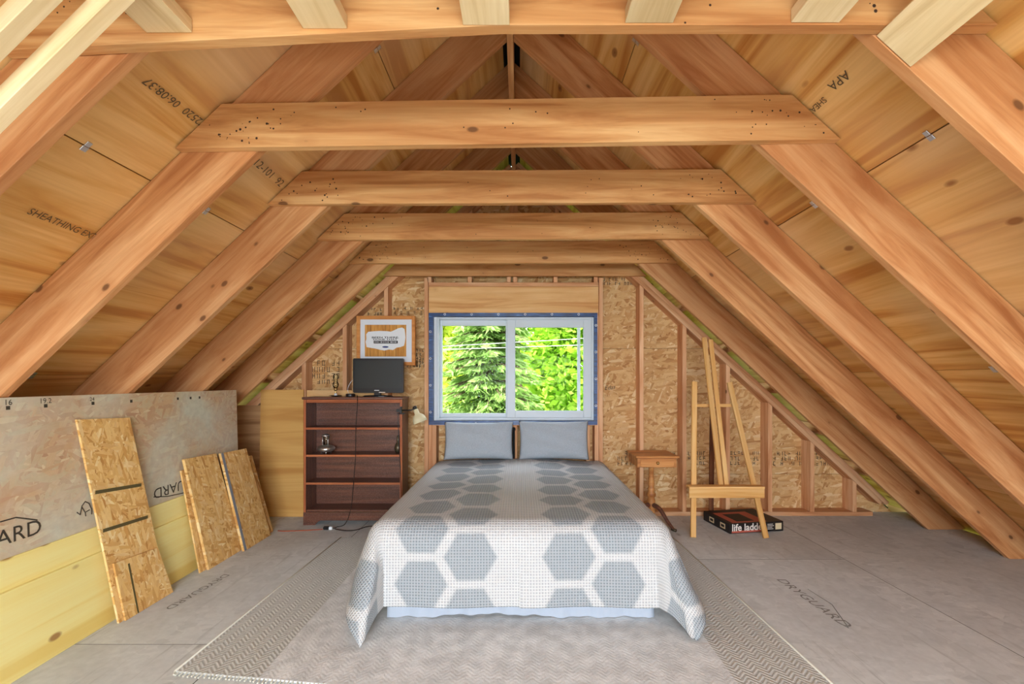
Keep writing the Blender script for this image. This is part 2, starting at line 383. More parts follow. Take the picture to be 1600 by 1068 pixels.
# clips in the joints between the panels
def clip(side, row, y):
    s = ROWS[side][row]; p = slope_pt(side, s, y); a = ang(side, y)
    g = Vector((side * math.cos(a), 0, -math.sin(a))); nn = Vector((side * math.sin(a), 0, math.cos(a)))
    mb = MB()
    for du, dn, hw in ((-.011, -.0035, .009), (.011, -.0035, .011)):
        c = p + g * du + nn * dn
        mb.add([c + g * sx * .010 + Vector((0, sy * hw, 0)) + nn * sz * .0014 for sx in (-1, 1) for sy in (-1, 1) for sz in (-1, 1)],
               [(0, 1, 3, 2), (4, 6, 7, 5), (0, 4, 5, 1), (2, 3, 7, 6), (0, 2, 6, 4), (1, 5, 7, 3)])
    mb.build('panel_clip', M['steel'], panel_at(side, s + .01, y), bevel=.0005)
for side in (-1, 1):
    for row in (1, 2, 3):
        for k in range(4): clip(side, row, (mid[k] + mid[k + 1]) / 2)

# ------------------------------------------------------------------ far gable wall
wf = thing('wall_far', (0, FW, 0), kind='structure')
PTS = {-1: .205, 1: .185}                             # vertical gap between sheathing and top plate
def plate_low(side, o): return RZ - PTS[side] - slp(side, FW) * o - .0775 / math.cos(ang(side, FW))
RO = (-.813, .700, .885, 1.868)
def clip_poly(poly, side):
    """keep points below the line of the plate's upper edge"""
    out = []
    def f(p): o = side * (p[0] - XR); return RZ - PTS[side] - .01 - slp(side, FW) * o - p[1]
    for i in range(len(poly)):
        a, b = poly[i], poly[(i + 1) % len(poly)]; fa, fb = f(a), f(b)
        if fa >= 0: out.append(a)
        if fa * fb < 0: t = fa / (fa - fb); out.append((a[0] + (b[0] - a[0]) * t, a[1] + (b[1] - a[1]) * t))
    return out
rows = [(-.2, .362), (.365, 1.572), (1.575, 2.79), (2.793, 3.6)]
for ri, (z0, z1) in enumerate(rows):
    for (x0, x1) in ((-4, -2.45), (-2.447, -.815), (-.812, .70), (.703, 2.35), (2.353, 4)):
        pieces = [(x0, x1, z0, z1)]
        if x0 == -.812 and ri == 1: pieces = [(x0, x1, z0, RO[2] + .01)]
        if x0 == -.812 and ri == 2: pieces = [(x0, x1, RO[3] - .01, z1)]
        for a, b, c, d in pieces:
            pl = clip_poly(clip_poly([(a, c), (b, c), (b, d), (a, d)], -1), 1)
            if len(pl) > 2: prism('osb_panel', [(x, FW + .1405, z) for x, z in pl], (0, .012, 0), (1, 0, 0), M['osb'], wf, bevel=0)
for x0, x1, z0, z1 in ((-4, RO[0] - .01, -.25, 3.6), (RO[1] + .01, 4, -.25, 3.6), (RO[0] - .01, RO[1] + .01, -.25, RO[2] - .01), (RO[0] - .01, RO[1] + .01, RO[3] + .01, 3.6)):
    pl = clip_poly(clip_poly([(x0, z0), (x1, z0), (x1, z1), (x0, z1)], -1), 1)
    prism('outer_light_stop', [(x, FW + .154, z) for x, z in pl], (0, .015, 0), (1, 0, 0), M['olive'], wf, bevel=0)  # outer skin added behind the panels so their seams let no light in
for side in (-1, 1):
    box('eave_light_stop', (XR + side * 3.93 - .02, YNEAR, -.3), (XR + side * 3.93 + .02, YEND, -.02), M['gply'], wf, grain='y', bevel=0)  # hidden boards put in to close the eaves against stray light
box('bottom_plate', (-3.40, FW, .001), (3.30, FW + .14, .039), M['stud'], wf)
for side in (-1, 1):
    a = ang(side, FW); g = Vector((side * math.cos(a), 0, -math.sin(a))); nn = Vector((side * math.sin(a), 0, math.cos(a)))
    for k in (0, 1):
        s_end = ofz(side, .30, FW) / math.cos(a); base = Vector((XR, FW + .07, RZ - PTS[side])) - nn * (.019 + .0388 * k)
        board('sloped_plate', base + g * .06, base + g * (s_end - .02 - .05 * k), .14, .038, (0, 1, 0), M['stud'], wf)
    for k in range(8):                                # lookout blocks carrying the overhang
        o = .30 + .42 * k + (.1 if side > 0 else 0)
        c = Vector((XR + side * o, 0, roof(side, o, FW))) - nn * .060
        board('lookout_block', c + Vector((0, FRY[4] + .040, 0)), c + Vector((0, YEND - .06, 0)), .096, .038, nn, M['stud'], wf)
    # barge board closing the rake outside
    q = [Vector((XR + side * o, YEND - .05, roof(side, o, YEND) - dz)) for o, dz in ((0, .012), (3.9, .012), (3.9, .45), (0, .45))]
    prism('barge_board', q, (0, .03, 0), g, M['olive'], wf, bevel=0)
def stud(x, z0, side, wdt=.038, z1=None, nm='stud'):
    xa, xb = x - wdt / 2, x + wdt / 2
    za, zb = (z1, z1) if z1 else (plate_low(side, side * (xa - XR)) - .002, plate_low(side, side * (xb - XR)) - .002)
    return prism(nm, [(xa, FW, z0), (xb, FW, z0), (xb, FW, zb), (xa, FW, za)], (0, .139, 0), (0, 0, 1), M['stud'], wf)
px = lambda u: (u - CX) * FW / F
for u in (603, 538.5, 474.5, 410, 346): stud(px(u), .040, -1)
for u in (1002.5, 1069.5, 1137.5, 1203.5, 1269.5, 1335.5): stud(px(u), .040, 1)
KL, KR = RO[0] - .057, RO[1] + .057
for x, sd in ((KL - .002, -1), (KR + .002, 1)): stud(x, .040, sd, z1=2.225)
for x in (RO[0] - .019, RO[1] + .019): stud(x, .040, 1, z1=RO[3] - .0005, nm='trimmer_stud')
box('header', (RO[0] - .037, FW + .004, RO[3]), (RO[1] + .037, FW + .138, 2.143), M['header'], wf)
box('header_plate', (RO[0] - .037, FW, 2.144), (RO[1] + .037, FW + .138, 2.181), M['stud'], wf)
for u in (671, 734, 795, 805, 868, 931): stud(px(u), 2.182, 1, z1=2.232, nm='cripple_stud')
box('window_sill_plate', (RO[0] + .001, FW, RO[2] - .040), (RO[1] - .001, FW + .138, RO[2] - .001), M['stud'], wf)
for u in (678.5, 745, 805, 868, 919): stud(px(u), .040, 1, z1=RO[2] - .041, nm='cripple_stud')
# beam across the gable at tie height and the posts above it
xl, xr_ = XR - ofz(-1, 2.234 + PTS[-1], FW), XR + ofz(1, 2.234 + PTS[1], FW)
prism('gable_beam', [(xl - .02, FW - .036, 2.234), (xr_ + .02, FW - .036, 2.234), (xr_ - .17, FW - .036, 2.418), (xl + .17, FW - .036, 2.418)], (0, .035, 0), (1, 0, 0), M['tie'], wf)
for x in (-.075, -.036, -.46, .35): stud(x, 2.42, -1 if x < XR else 1, z1=None)
# black printing stamped on the gable panels: rows of small strokes
def stamp_marks(u0, v0, u1, v1, y=FW + .1398, seed=1, cell=5.0, vert=False, mat='inkdark', parent=wf, dens=.75):
    rnd = random.Random(seed); mb = MB(); d = y
    v = v0
    while v + cell * .9 <= v1 + 1:
        u = u0; ch = cell * rnd.choice((.8, 1.0, 1.0))
        while u < u1:
            cw = cell * .55
            if rnd.random() < dens:
                for k in range(rnd.randint(2, 4)):
                    if rnd.random() < .55: a, b, c, e = u + rnd.choice((0, cw * .75)), v, .9, ch
                    else: a, b, c, e = u, v + rnd.choice((0, .45, .85)) * ch, cw, .9
                    p, q = P(a, b + e, d), P(a + c, b, d)
                    mb.add([(p.x, y, p.z), (q.x, y, p.z), (q.x, y, q.z), (p.x, y, q.z)], [(0, 1, 2, 3)])
            u += cell * .95
        v += cell * 1.25
    return tag(mb.build('stamped_print', M[mat], parent), kind='stuff')
stamp_marks(570, 481, 598, 492, seed=1, cell=5); stamp_marks(615, 479, 660, 492, seed=2, cell=5.5)
stamp_marks(650, 545, 661, 575, seed=3, cell=5); stamp_marks(636, 556, 661, 575, seed=9, cell=5)
stamp_marks(942, 434, 985, 446, seed=5, cell=5)
for s_, (a, b) in enumerate(((1075, 1104), (1112, 1121), (1141, 1190), (1208, 1254), (1275, 1300), (965, 990), (1010, 1055))): stamp_marks(a, 705, b, 727, seed=20 + s_, cell=6.2)
stamp_marks(488, 563, 533, 602, seed=30, cell=8)

# ------------------------------------------------------------------ lettering helper
FONT = bpy.data.fonts.load('<builtin>') if False else None
def lettering(name, s, A, B, n, mat, parent, proud=.0012, fit=True, shear=0, hscale=1.0, bold=0):
    """text with its baseline from A to B on a surface of normal n"""
    A, B, n = Vector(A), Vector(B), Vector(n).normalized()
    cu = bpy.data.curves.new(name, 'FONT'); cu.body = s; cu.size = 1; cu.shear = shear; cu.offset = bold; cu.resolution_u = 3
    tmp = bpy.data.objects.new(name, cu); me = bpy.data.meshes.new_from_object(tmp); bpy.data.objects.remove(tmp)
    xs_ = [v.co.x for v in me.vertices]; x0, x1 = min(xs_), max(xs_); k = (B - A).length / (x1 - x0)
    ex = (B - A).normalized(); ey = n.cross(ex)
    for v in me.vertices: v.co = Vector(((v.co.x - x0) * k, v.co.y * k * hscale, 0))
    Mx = Matrix((ex, ey, n)).transposed().to_4x4(); Mx.translation = A + n * proud
    me.materials.append(mat); o = bpy.data.objects.new(name, me); return put(o, parent, Mx)
for side, txt, p0, p1, hs in ((-1, 'SHEATHING EXTERIOR', (40, 332), (178, 386), 1.15), (-1, '72520  06:08:37', (322, 190), (229, 118), 1.0), (1, 'APA', (1322, 108), (1293, 132), 1.0),
                              (1, 'SHEATHING', (1287, 150), (1240, 192), 1.0), (-1, '12-101  92', (395, 256), (436, 291), 1.0)):
    yq = 1.6; nn = Vector((-side * math.sin(ang(side, yq)), 0, -math.cos(ang(side, yq)))); p = Vector((XR, 0, RZ))
    a, b = on_plane(*p0, p, nn), on_plane(*p1, p, nn)
    s_ = side * (a.x - XR) / math.cos(ang(side, yq))
    lettering('stamped_lettering', txt, a, b, nn, M['ink'], panel_at(side, s_, a.y), proud=.004, shear=.15 if txt[0] == '7' else 0, hscale=hs)
lettering('handwriting', 'Edas', P(945, 609, FW + .14), P(962, 607, FW + .14), (0, -1, 0), M['inkdark'], wf, shear=.4)
def fpt(u, v): return G(u, v)
for txt, p0, p1 in (('DRYGUARD', (1213, 905), (1318, 979)), ('DRYGUARD', (350, 897), (256, 951))):
    lettering('stamped_lettering', txt, fpt(*p0), fpt(*p1), (0, 0, 1), M['inkfaint'], fl, shear=.1, hscale=.8)
mb = MB()
pk = [fpt(1262, 920), fpt(1300, 944), fpt(1326, 981), fpt(1310, 972)]
for a, b in zip(pk[:-1], pk[1:]): mb.tube([a + Vector((0, 0, .0003)), b + Vector((0, 0, .0003))], .0025, 4)
mb.build('stamped_outline', M['inkfaint'], fl)

# ------------------------------------------------------------------ near gable wall behind the camera, with its wide window
wn = thing('wall_near', (0, YNEAR, 0), kind='structure')
NW = (-1.30, 1.20, .25, 2.08)
def gable_piece(x0, x1, z0, z1):
    pl = [(x0, z0), (x1, z0), (x1, z1), (x0, z1)]
    for sd in (-1, 1): pl = clip_poly(pl, sd)
    if len(pl) > 2: prism('osb_panel', [(x, YNEAR - .012, z) for x, z in pl], (0, .012, 0), (1, 0, 0), M['osb'], wn, bevel=0)
gable_piece(-4, NW[0], -.2, 3.6); gable_piece(NW[1], 4, -.2, 3.6); gable_piece(NW[0], NW[1], -.2, NW[2]); gable_piece(NW[0], NW[1], NW[3], 3.6)
w2 = thing('window_2', (0, YNEAR, NW[2]), kind='structure')
mb = MB()
for lo, hi in (((NW[0], NW[2]), (NW[0] + .06, NW[3])), ((NW[1] - .06, NW[2]), (NW[1], NW[3])), ((NW[0], NW[2]), (NW[1], NW[2] + .06)), ((NW[0], NW[3] - .06), (NW[1], NW[3])), ((-.08, NW[2]), (-.02, NW[3]))):
    mb.box((lo[0], YNEAR - .01, lo[1]), (hi[0], YNEAR + .05, hi[1]))
mb.build('window_frame', M['white'], w2)

# ------------------------------------------------------------------ window in view
M['glass'] = None
t = NT('window_glass'); tr = t.n('ShaderNodeBsdfTransparent'); gl = t.n('ShaderNodeBsdfGlossy'); gl.inputs['Roughness'].default_value = .02
fr = t.n('ShaderNodeFresnel'); fr.inputs[0].default_value = 1.06; mx = t.n('ShaderNodeMixShader'); t.l(fr.outputs[0], mx.inputs[0]); t.l(tr.outputs[0], mx.inputs[1]); t.l(gl.outputs[0], mx.inputs[2])
t.l(mx.outputs[0], t.t.nodes['Material Output'].inputs[0]); M['glass'] = t.m
w1 = thing('window_1', (-.04, FW, RO[2]), kind='structure')
YW = FW + .025
def PW(u, v): p = P(u, v, YW); return p.x, p.z
fx0, fz1 = PW(682.5, 494.5); fx1, fz0 = PW(928, 656)
fx0 = max(fx0, RO[0] + .008); fx1 = min(fx1, RO[1] - .003); fz0 = max(fz0, RO[2] + .008); fz1 = min(fz1, RO[3] - .008)
def ring(name, x0, x1, z0, z1, wl, wr, wb, wt, y0, y1, mat, parent, bevel=.003):
    parts = []
    for a, b, c, d in ((x0, x0 + wl, z0, z1), (x1 - wr, x1, z0, z1), (x0 + wl, x1 - wr, z0, z0 + wb), (x0 + wl, x1 - wr, z1 - wt, z1)):
        parts.append((a, b, c, d))
    mb = MB()
    for a, b, c, d in parts: mb.box((a, y0, c), (b, y1, d))
    return mb.build(name, mat, parent, bevel=bevel)
ring('window_frame', fx0, fx1, fz0, fz1, .022, .022, .022, .022, YW, YW + .10, M['white'], w1)
lx0, lz1 = PW(689.5, 507.5); lx1, lz0 = PW(789.8, 646)
rx0, rz1 = PW(805, 511); rx1, rz0 = PW(912, 641.5); mx0 = PW(790, 0)[0]; mx1 = PW(804.5, 0)[0]; mm_ = (mx0 + mx1) / 2
fs = ring('fixed_sash', fx0 + .022, mm_ + .02, fz0 + .022, fz1 - .022, lx0 - fx0 - .022, mm_ + .02 - lx1, max(.02, lz0 - fz0 - .022), fz1 - .022 - lz1, YW + .05, YW + .085, M['white'], w1)
ss = ring('sliding_sash', mm_ - .03, fx1 - .022, fz0 + .022, fz1 - .022, rx0 - mm_ + .03, fx1 - .022 - rx1, max(.02, rz0 - fz0 - .022), fz1 - .022 - rz1, YW + .008, YW + .045, M['white'], w1)
for nm, sash, a, b, c, d, y in (('pane', fs, lx0, lx1, lz0, lz1, YW + .067), ('pane', ss, rx0, rx1, rz0, rz1, YW + .027)):
    MB().box((a - .005, y - .002, c - .005), (b + .005, y + .002, d + .005)).build(nm, M['glass'], sash)
xq = PW(905.5, 0)[0]
box('screen_stile', (xq - .012, YW + .062, fz0 + .023), (xq + .016, YW + .09, fz1 - .023), M['white'], w1, grain='z')
t = NT('blue_tape'); n1 = t.noise(t.coords((6, 6, 40), rnd=False), 1.5, 3); M['tape'] = t.done(t.ramp(n1, [(.35, srgb(16, 42, 84)), (.62, srgb(32, 76, 136)), (.75, srgb(96, 140, 190))]), .35, 0, .5)
ring('foam_seal', RO[0] + .0035, RO[1] - .0035, RO[2] + .0035, RO[3] - .0035, fx0 - RO[0] + .004, max(.004, RO[1] - fx1 + .004), fz0 - RO[2] + .004, max(.004, RO[3] - fz1 + .004), YW + .030, YW + .075, M['whitepap'], w1, bevel=0)
tx0, tz1 = P(670, 488.5, FW).x, P(670, 488.5, FW).z; tx1, tz0 = P(933.5, 663.5, FW).x, P(933.5, 663.5, FW).z
tp = ring('flashing_tape', tx0, tx1, tz0, tz1, RO[0] + .004 - tx0, tx1 - RO[1] + .004, RO[2] + .004 - tz0, tz1 - RO[3] + .004, FW - .003, FW - .0008, M['tape'], w1, bevel=0)
ring('flashing_tape', RO[0], RO[1], RO[2], RO[3], .003, .003, .003, .003, FW - .001, FW + .13, M['tape'], w1, bevel=0)
mb = MB()
def torus_mark(c, r=.009, rr=.0022, seg=12):
    pts = [Vector((c[0] + r * math.cos(k * 2 * math.pi / seg), FW - .0034, c[1] + r * math.sin(k * 2 * math.pi / seg))) for k in range(seg + 1)]
    mb.tube(pts, rr, 5, cap=False)
xx = tx0 + .15
while xx < tx1 - .05: torus_mark((xx, tz1 - .014)); torus_mark((xx + .04, tz0 + .014)); xx += .25
zz = tz0 + .12
while zz < tz1 - .05: torus_mark((tx0 + .016, zz)); torus_mark((tx1 - .014, zz + .06)); zz += .25
mb.build('tape_logo', M['whitepap'], tp)

# ------------------------------------------------------------------ rug
t = NT('rug_weave')
uv = t.n('ShaderNodeTexCoord').outputs['Object']; sx = t.n('ShaderNodeSeparateXYZ'); t.l(uv, sx.inputs[0])
zig = t.math('PINGPONG', t.math('ADD', sx.outputs[0], 10.0), .035)                        # herringbone: slanted ribs mirrored every 70 mm
rib = t.math('SINE', t.math('MULTIPLY', t.math('ADD', sx.outputs[2], t.math('MULTIPLY', zig, 1.0)), 2 * math.pi / .024))
nz = t.noise(t.coords((90, 90, 90), rnd=False), 1, 3); nl = t.noise(t.coords((14, 60, 14), rnd=False), 1, 3)
edge = t.math('GREATER_THAN', t.math('ABSOLUTE', sx.outputs[0]), 1.00)
fac = t.math('MULTIPLY', t.maprange(rib, -.7, .7, .1, 1), t.maprange(nz, .3, .6, .3, 1))
colA = t.mix(fac, srgb(182, 181, 175), srgb(216, 215, 209)); colB = t.mix(t.maprange(nl, .35, .65), srgb(204, 204, 202), srgb(228, 228, 226))
t.bump(t.math('ADD', t.math('MULTIPLY', rib, t.math('MULTIPLY_ADD', edge, .25, .12)), nz), .5, .004)
M['rug'] = t.done(t.mix(edge, colB, colA), .95, 0, .05)
rl = G(532, 841); rn = G(270, 1052); rr_ = G(1059, 852); rm = G(1282, 1065)
yf, yn = rl.y, rn.y
corners = [Vector((-1.485, yn, 0)), Vector((1.30, yn - .34, 0)), Vector((1.225, yf, 0)), Vector((-1.43, yf, 0))]
cen = sum(corners, Vector()) / 4
rug = thing('rug', (cen.x, cen.y, 0), 'large pale grey woven area rug with darker herringbone borders under the bed', 'rug')
prism('rug_field', [c + Vector((0, 0, .002)) for c in corners], (0, 0, .009), (1, 0, 0), M['rug'], rug, bevel=.003)
M['cord'] = plain('rug_cord', srgb(206, 202, 186), .9)
for a, b in ((corners[0], corners[3]), (corners[1], corners[2])):
    MB().tube([a + Vector((0, 0, .008)), b + Vector((0, 0, .008))], .007, 6).build('edge_binding', M['cord'], rug, smooth=True)
mb = MB()
for k in range(150):
    f_ = k / 149; p = corners[0].lerp(corners[1], f_); l = random.uniform(.012, .022)
    mb.tube([p + Vector((0, .004, .008)), p + Vector((random.uniform(-.006, .006), -l, .005))], .0045, 4)
tag(mb.build('fringe', M['cord'], rug), kind='stuff')

# ------------------------------------------------------------------ bed
BX0, BX1, BYF, BYB, BZ = -.70, .70, 2.44, 4.20, .50
bed = thing('double_bed', (0, 3.3, .0115), 'double bed with white fabric bed skirt standing below the window', 'bed')
M['mattress'] = plain('mattress_cloth', srgb(214, 220, 230), .9, 0, .05)
t = NT('skirt_cloth'); nz = t.noise(t.coords((9, 9, 2), rnd=False), 1.2, 2); t.bump(nz, .4, .01); M['skirt'] = t.done(srgb(176, 184, 196), .9, 0, .05)
MB().box((BX0 + .02, BYF + .03, .27), (BX1 - .02, BYB - .02, BZ - .022)).build('mattress', M['mattress'], bed, bevel=.03, seg=3)
MB().box((BX0 + .03, BYF + .04, .10), (BX1 - .03, BYB - .03, .265)).build('box_spring', M['mattress'], bed, bevel=.01)
for x in (-.6, .6):
    for y in (BYF + .15, BYB - .15): MB().box((x - .025, y - .025, .0118), (x + .025, y + .025, .10)).build('leg', M['felt'], bed)
mb = MB(); path = []
def skirt_line(n, a, b): return [Vector(a).lerp(Vector(b), k / n) for k in range(n)]
path = skirt_line(60, (BX0 + .0, BYB - .05, 0), (BX0 + .0, BYF - .035, 0)) + skirt_line(70, (BX0, BYF - .035, 0), (BX1, BYF - .035, 0)) + skirt_line(60, (BX1, BYF - .035, 0), (BX1, BYB - .05, 0))
vs = []
for i, p in enumerate(path):
    wv = .008 * math.sin(i * .55) + .006 * math.sin(i * 1.31 + 1)
    nx = -1 if i < 60 else (1 if i >= 130 else 0); ny = -1 if 60 <= i < 130 else 0
    for k in range(6):
        tt = k / 5; z = .30 + (.014 - .30) * tt + (.016 * max(0, math.sin(i * .09)) * tt if 60 <= i < 130 else 0)
        vs.append((p.x + nx * wv * tt, p.y + ny * wv * tt, max(z, .013)))
fs = [(i * 6 + k, i * 6 + k + 1, (i + 1) * 6 + k + 1, (i + 1) * 6 + k) for i in range(len(path) - 1) for k in range(5)]
mesh_obj('bed_skirt', vs, fs, M['skirt'], bed, smooth=True)

# bedspread: a cloth laid over the bed, hanging at the foot and both sides
t = NT('waffle_cloth')
uvn = t.n('ShaderNodeUVMap'); sx = t.n('ShaderNodeSeparateXYZ'); t.l(uvn.outputs[0], sx.inputs[0])
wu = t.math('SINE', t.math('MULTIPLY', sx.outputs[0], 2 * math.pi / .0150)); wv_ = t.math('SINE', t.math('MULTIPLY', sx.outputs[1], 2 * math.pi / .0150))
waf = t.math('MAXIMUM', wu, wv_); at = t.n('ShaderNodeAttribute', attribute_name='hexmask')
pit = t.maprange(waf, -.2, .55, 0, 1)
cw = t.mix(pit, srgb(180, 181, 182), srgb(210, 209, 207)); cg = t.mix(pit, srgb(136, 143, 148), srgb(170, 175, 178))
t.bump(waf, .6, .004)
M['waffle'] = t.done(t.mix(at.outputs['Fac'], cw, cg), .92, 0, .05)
NA, NB = 300, 300
A_L, A_R, B_L = 1.18, 1.20, 2.215
TW, LF = .70, 1.745                                   # half width and length of the flat top
YB0 = BYB - .02
vs = np.zeros((NA * NB, 3)); uvs = np.zeros((NA * NB, 2)); hm = np.zeros(NA * NB)
def profile(t_, flare):
    r = .10; pm = math.pi / 2 - flare; t0 = r * pm
    if t_ < t0: ph_ = t_ / r; return r * math.sin(ph_), r * (1 - math.cos(ph_))
    return r * math.sin(pm) + (t_ - t0) * math.cos(pm), r * (1 - math.cos(pm)) + (t_ - t0) * math.sin(pm)
def hexv(a, b):
    cs, rs, R = .252, .272, .128
    c = round(a / cs); best = 0
    for ci in (c - 1, c, c + 1):
        if ci % 3 == 0: continue
        par = (1 if ci % 3 == 1 else 0)
        if ci < 0: par = (1 if (-ci) % 3 == 1 else 0)
        off = 0 if par else rs / 2
        rI = round((b - off - .06) / rs)
        for rj in (rI - 1, rI, rI + 1):
            x, y = abs(a - ci * cs), abs(b - off - .06 - rj * rs) * 1.0
            dd = max(y / .866 * .96, (y * .5 * 1.0 + x * .866) / .866 * .94)
            best = max(best, min(1, max(0, (R - dd) / .016 + .5)))
    return best
for i in range(NA):
    a = -A_L + (A_L + A_R) * i / (NA - 1)
    for j in range(NB):
        b = B_L * j / (NB - 1)
        ea, eb = max(0, abs(a) - TW), max(0, b - LF); sg = -1 if a < 0 else 1
        e = math.hypot(ea, eb); x = max(-TW, min(TW, a)); y = YB0 - min(b, LF); z = BZ + .022
        und = .006 * math.sin(a * 7 + b * 3) + .005 * math.sin(b * 9 - a * 4 + 1); z += und * max(0, 1 - abs(a / TW) ** 8) * max(0, 1 - (b / LF) ** 8)
        z += .016 * max(0, 1 - (a / TW) ** 2) * max(0, 1 - (b / LF) ** 6)
        if e > 0:
            ex, ey = ea / e, eb / e; cr = 4 * ex * ex * ey * ey
            fl_ = (.36 if sg > 0 else .28) * ex * ex + .05 * ey * ey + (.30 if sg < 0 else .20) * cr
            ang = math.atan2(eb, ea)
            ee = e * (1 - .10 * cr)
            o_, dn = profile(ee, fl_)
            lim = z - .020; t45 = min(1, ang / math.radians(48)); sm = t45 * t45 * (3 - 2 * t45)
            if dn > lim: o_ += (dn - lim) * (.45 if sg < 0 else .25); dn = lim
            tt = min(1, e / .45); q = b if ey < .02 else a
            rip = .016 * math.sin(q * 11 + sg) * tt ** 2 * (1 - cr) * (1.2 * ex + .5 * ey)
            rip += tt ** 2 * cr * .022 * math.cos(ang * 9 + (0 if sg < 0 else 1.0))
            o_ += rip
            # the loose corner of the cloth swings round towards the foot of the bed
            end = math.radians(84 if sg < 0 else 62); f48 = math.radians(48)
            phi = sm * end if ang < f48 else end + (math.pi / 2 - end) * (ang - f48) / (math.pi / 2 - f48)
            phi = ang + (phi - ang) * min(1, e / .30)
            x += sg * math.cos(phi) * o_; y -= math.sin(phi) * o_; z -= dn
            z = max(z, .0165 + .004 * (math.sin(a * 40) * math.sin(b * 37)) ** 2)
        vs[i * NB + j] = (x, y, z); uvs[i * NB + j] = (a, b); hm[i * NB + j] = hexv(a, b)
fs = [(i * NB + j, i * NB + j + 1, (i + 1) * NB + j + 1, (i + 1) * NB + j) for i in range(NA - 1) for j in range(NB - 1)]
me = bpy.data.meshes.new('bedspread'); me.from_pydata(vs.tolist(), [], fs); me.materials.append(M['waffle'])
at_ = me.attributes.new('hexmask', 'FLOAT', 'POINT'); at_.data.foreach_set('value', hm.astype(np.float32))
ul = me.uv_layers.new(name='UVMap'); li = np.zeros(len(me.loops), dtype=np.int32); me.loops.foreach_get('vertex_index', li)
ul.data.foreach_set('uv', uvs[li].astype(np.float32).ravel())
me.polygons.foreach_set('use_smooth', np.ones(len(me.polygons), dtype=bool)); me.update()
if me.polygons[NB * NA // 2].normal.z < 0: me.flip_normals()
bs = bpy.data.objects.new('bedspread', me); put(bs)
sol = bs.modifiers.new('thickness', 'SOLIDIFY'); sol.thickness = .007; sol.offset = 1
tag(bs, 'white waffle-weave bedspread with blue-grey hexagon pattern draped over the bed', 'bedspread')

# pillows
t = NT('pillow_cloth'); nz = t.noise(t.coords((260, 260, 260)), 1, 2); n2 = t.noise(t.coords((5, 5, 5)), 1, 3)
t.bump(t.math('ADD', nz, t.math('MULTIPLY', n2, 2)), .35, .004)
M['pillow'] = t.done(t.mix(t.maprange(nz, .3, .7), srgb(156, 164, 172), srgb(186, 193, 199)), .92, 0, .05)
def pillow(uc, vb, wd, ht, lean, yaw, label, flip):
    nU, nV = 44, 30; vs = []; 
    for sgn in (-1, 1):
        for i in range(nU + 1):
            for j in range(nV + 1):
                p, q = -1 + 2 * i / nU, -1 + 2 * j / nV
                th = max(0, (1 - abs(p) ** 3.2)) ** .55 * max(0, (1 - abs(q) ** 3.0)) ** .55
                pin = 1 - .055 * (1 - p * p) * abs(q) ** 3; pin2 = 1 - .035 * (1 - q * q) * abs(p) ** 3
                wr = .004 * math.sin(p * 17 + flip) * max(0, q) ** 2 + .003 * math.sin(q * 9 + p * 5)
                vs.append(Vector((p * wd / 2 * pin2, sgn * (.070 * th * (1.0 - .12 * q) + wr * th), (q * pin + 1) * ht / 2)))
    n1 = (nU + 1) * (nV + 1); fs = []
    for s_ in (0, 1):
        for i in range(nU):
            for j in range(nV):
                a = s_ * n1 + i * (nV + 1) + j; f_ = (a, a + 1, a + nV + 2, a + nV + 1); fs.append(f_ if s_ == 0 else f_[::-1])
    base = P(uc, vb, 4.02); Mx = Matrix.Translation((base.x, 4.125, BZ + .047)) @ Matrix.Rotation(yaw, 4, 'Z') @ Matrix.Rotation(-lean, 4, 'X')
    o = mesh_obj('pillow', vs, fs, M['pillow'], None, Mx, smooth=True, world=False)
    bm = bmesh.new(); bm.from_mesh(o.data); bmesh.ops.remove_doubles(bm, verts=bm.verts, dist=.0004); bm.to_mesh(o.data); bm.free()
    tag(o, label, 'pillow'); return o
pillow(746, 724, .63, .345, .20, .03, 'blue-grey pillow leaning under the fixed window pane, on the bookcase side of the bed', 0)
pillow(867, 724, .635, .352, .20, -.02, 'blue-grey pillow leaning under the sliding sash, on the nightstand side of the bed', 2)
hb = thing('headboard_post', (-.055, 4.215, 0), 'dark metal bed post standing up between the two pillows', 'bed post')
MB().tube([(-.055, 4.225, .002), (-.055, 4.225, .80)], .011, 10).build('post', M['felt'], hb, smooth=True)
MB().lathe([(.014, 0), (.017, .012), (.013, .028), (0, .034)], (-.055, 4.225, .80), 12).build('finial', M['felt'], hb, smooth=True)
MB().box((-.075, 4.221, .30), (-.035, 4.229, .34)).build('bracket', M['felt'], hb)

# ------------------------------------------------------------------ bookcase
t = NT('mahogany'); n1 = t.noise(t.coords((1.5, 26, 26)), 1.5, 4); n2 = t.noise(t.coords((200, 200, 200)), 1, 2)
M['mahog'] = t.done(t.mix(t.maprange(n2, .5, .75, 0, .3), t.ramp(n1, [(.3, srgb(78, 46, 36)), (.55, srgb(104, 62, 46)), (.75, srgb(130, 80, 56))]), srgb(190, 160, 140)), .38, 0, .5)
M['mahogedge'] = wood('lit_mahogany_edge', srgb(206, 128, 84), srgb(186, 108, 68), srgb(150, 80, 48), kcut=.99, rough=.4)  # lighter orange front edges: highlight put into the colour
BF, BBk = 3.985, 4.200
bx0, bx1 = P(474.5, 0, BF).x, P(628.5, 0, BF).x
bzt = H - (620 - CY) * BF / F
bc = thing('bookcase', ((bx0 + bx1) / 2, 4.12, 0), 'tall open dark mahogany bookcase with four shelves against the gable wall', 'bookcase')
zz = lambda v: H - (v - CY) * BF / F
box('side_panel', (bx0, BF, .001), (bx0 + .020, BBk - .008, bzt - .022), M['mahog'], bc, grain='z', bevel=.002)
box('side_panel', (bx1 - .020, BF, .001), (bx1, BBk - .008, bzt - .022), M['mahog'], bc, grain='z', bevel=.002)
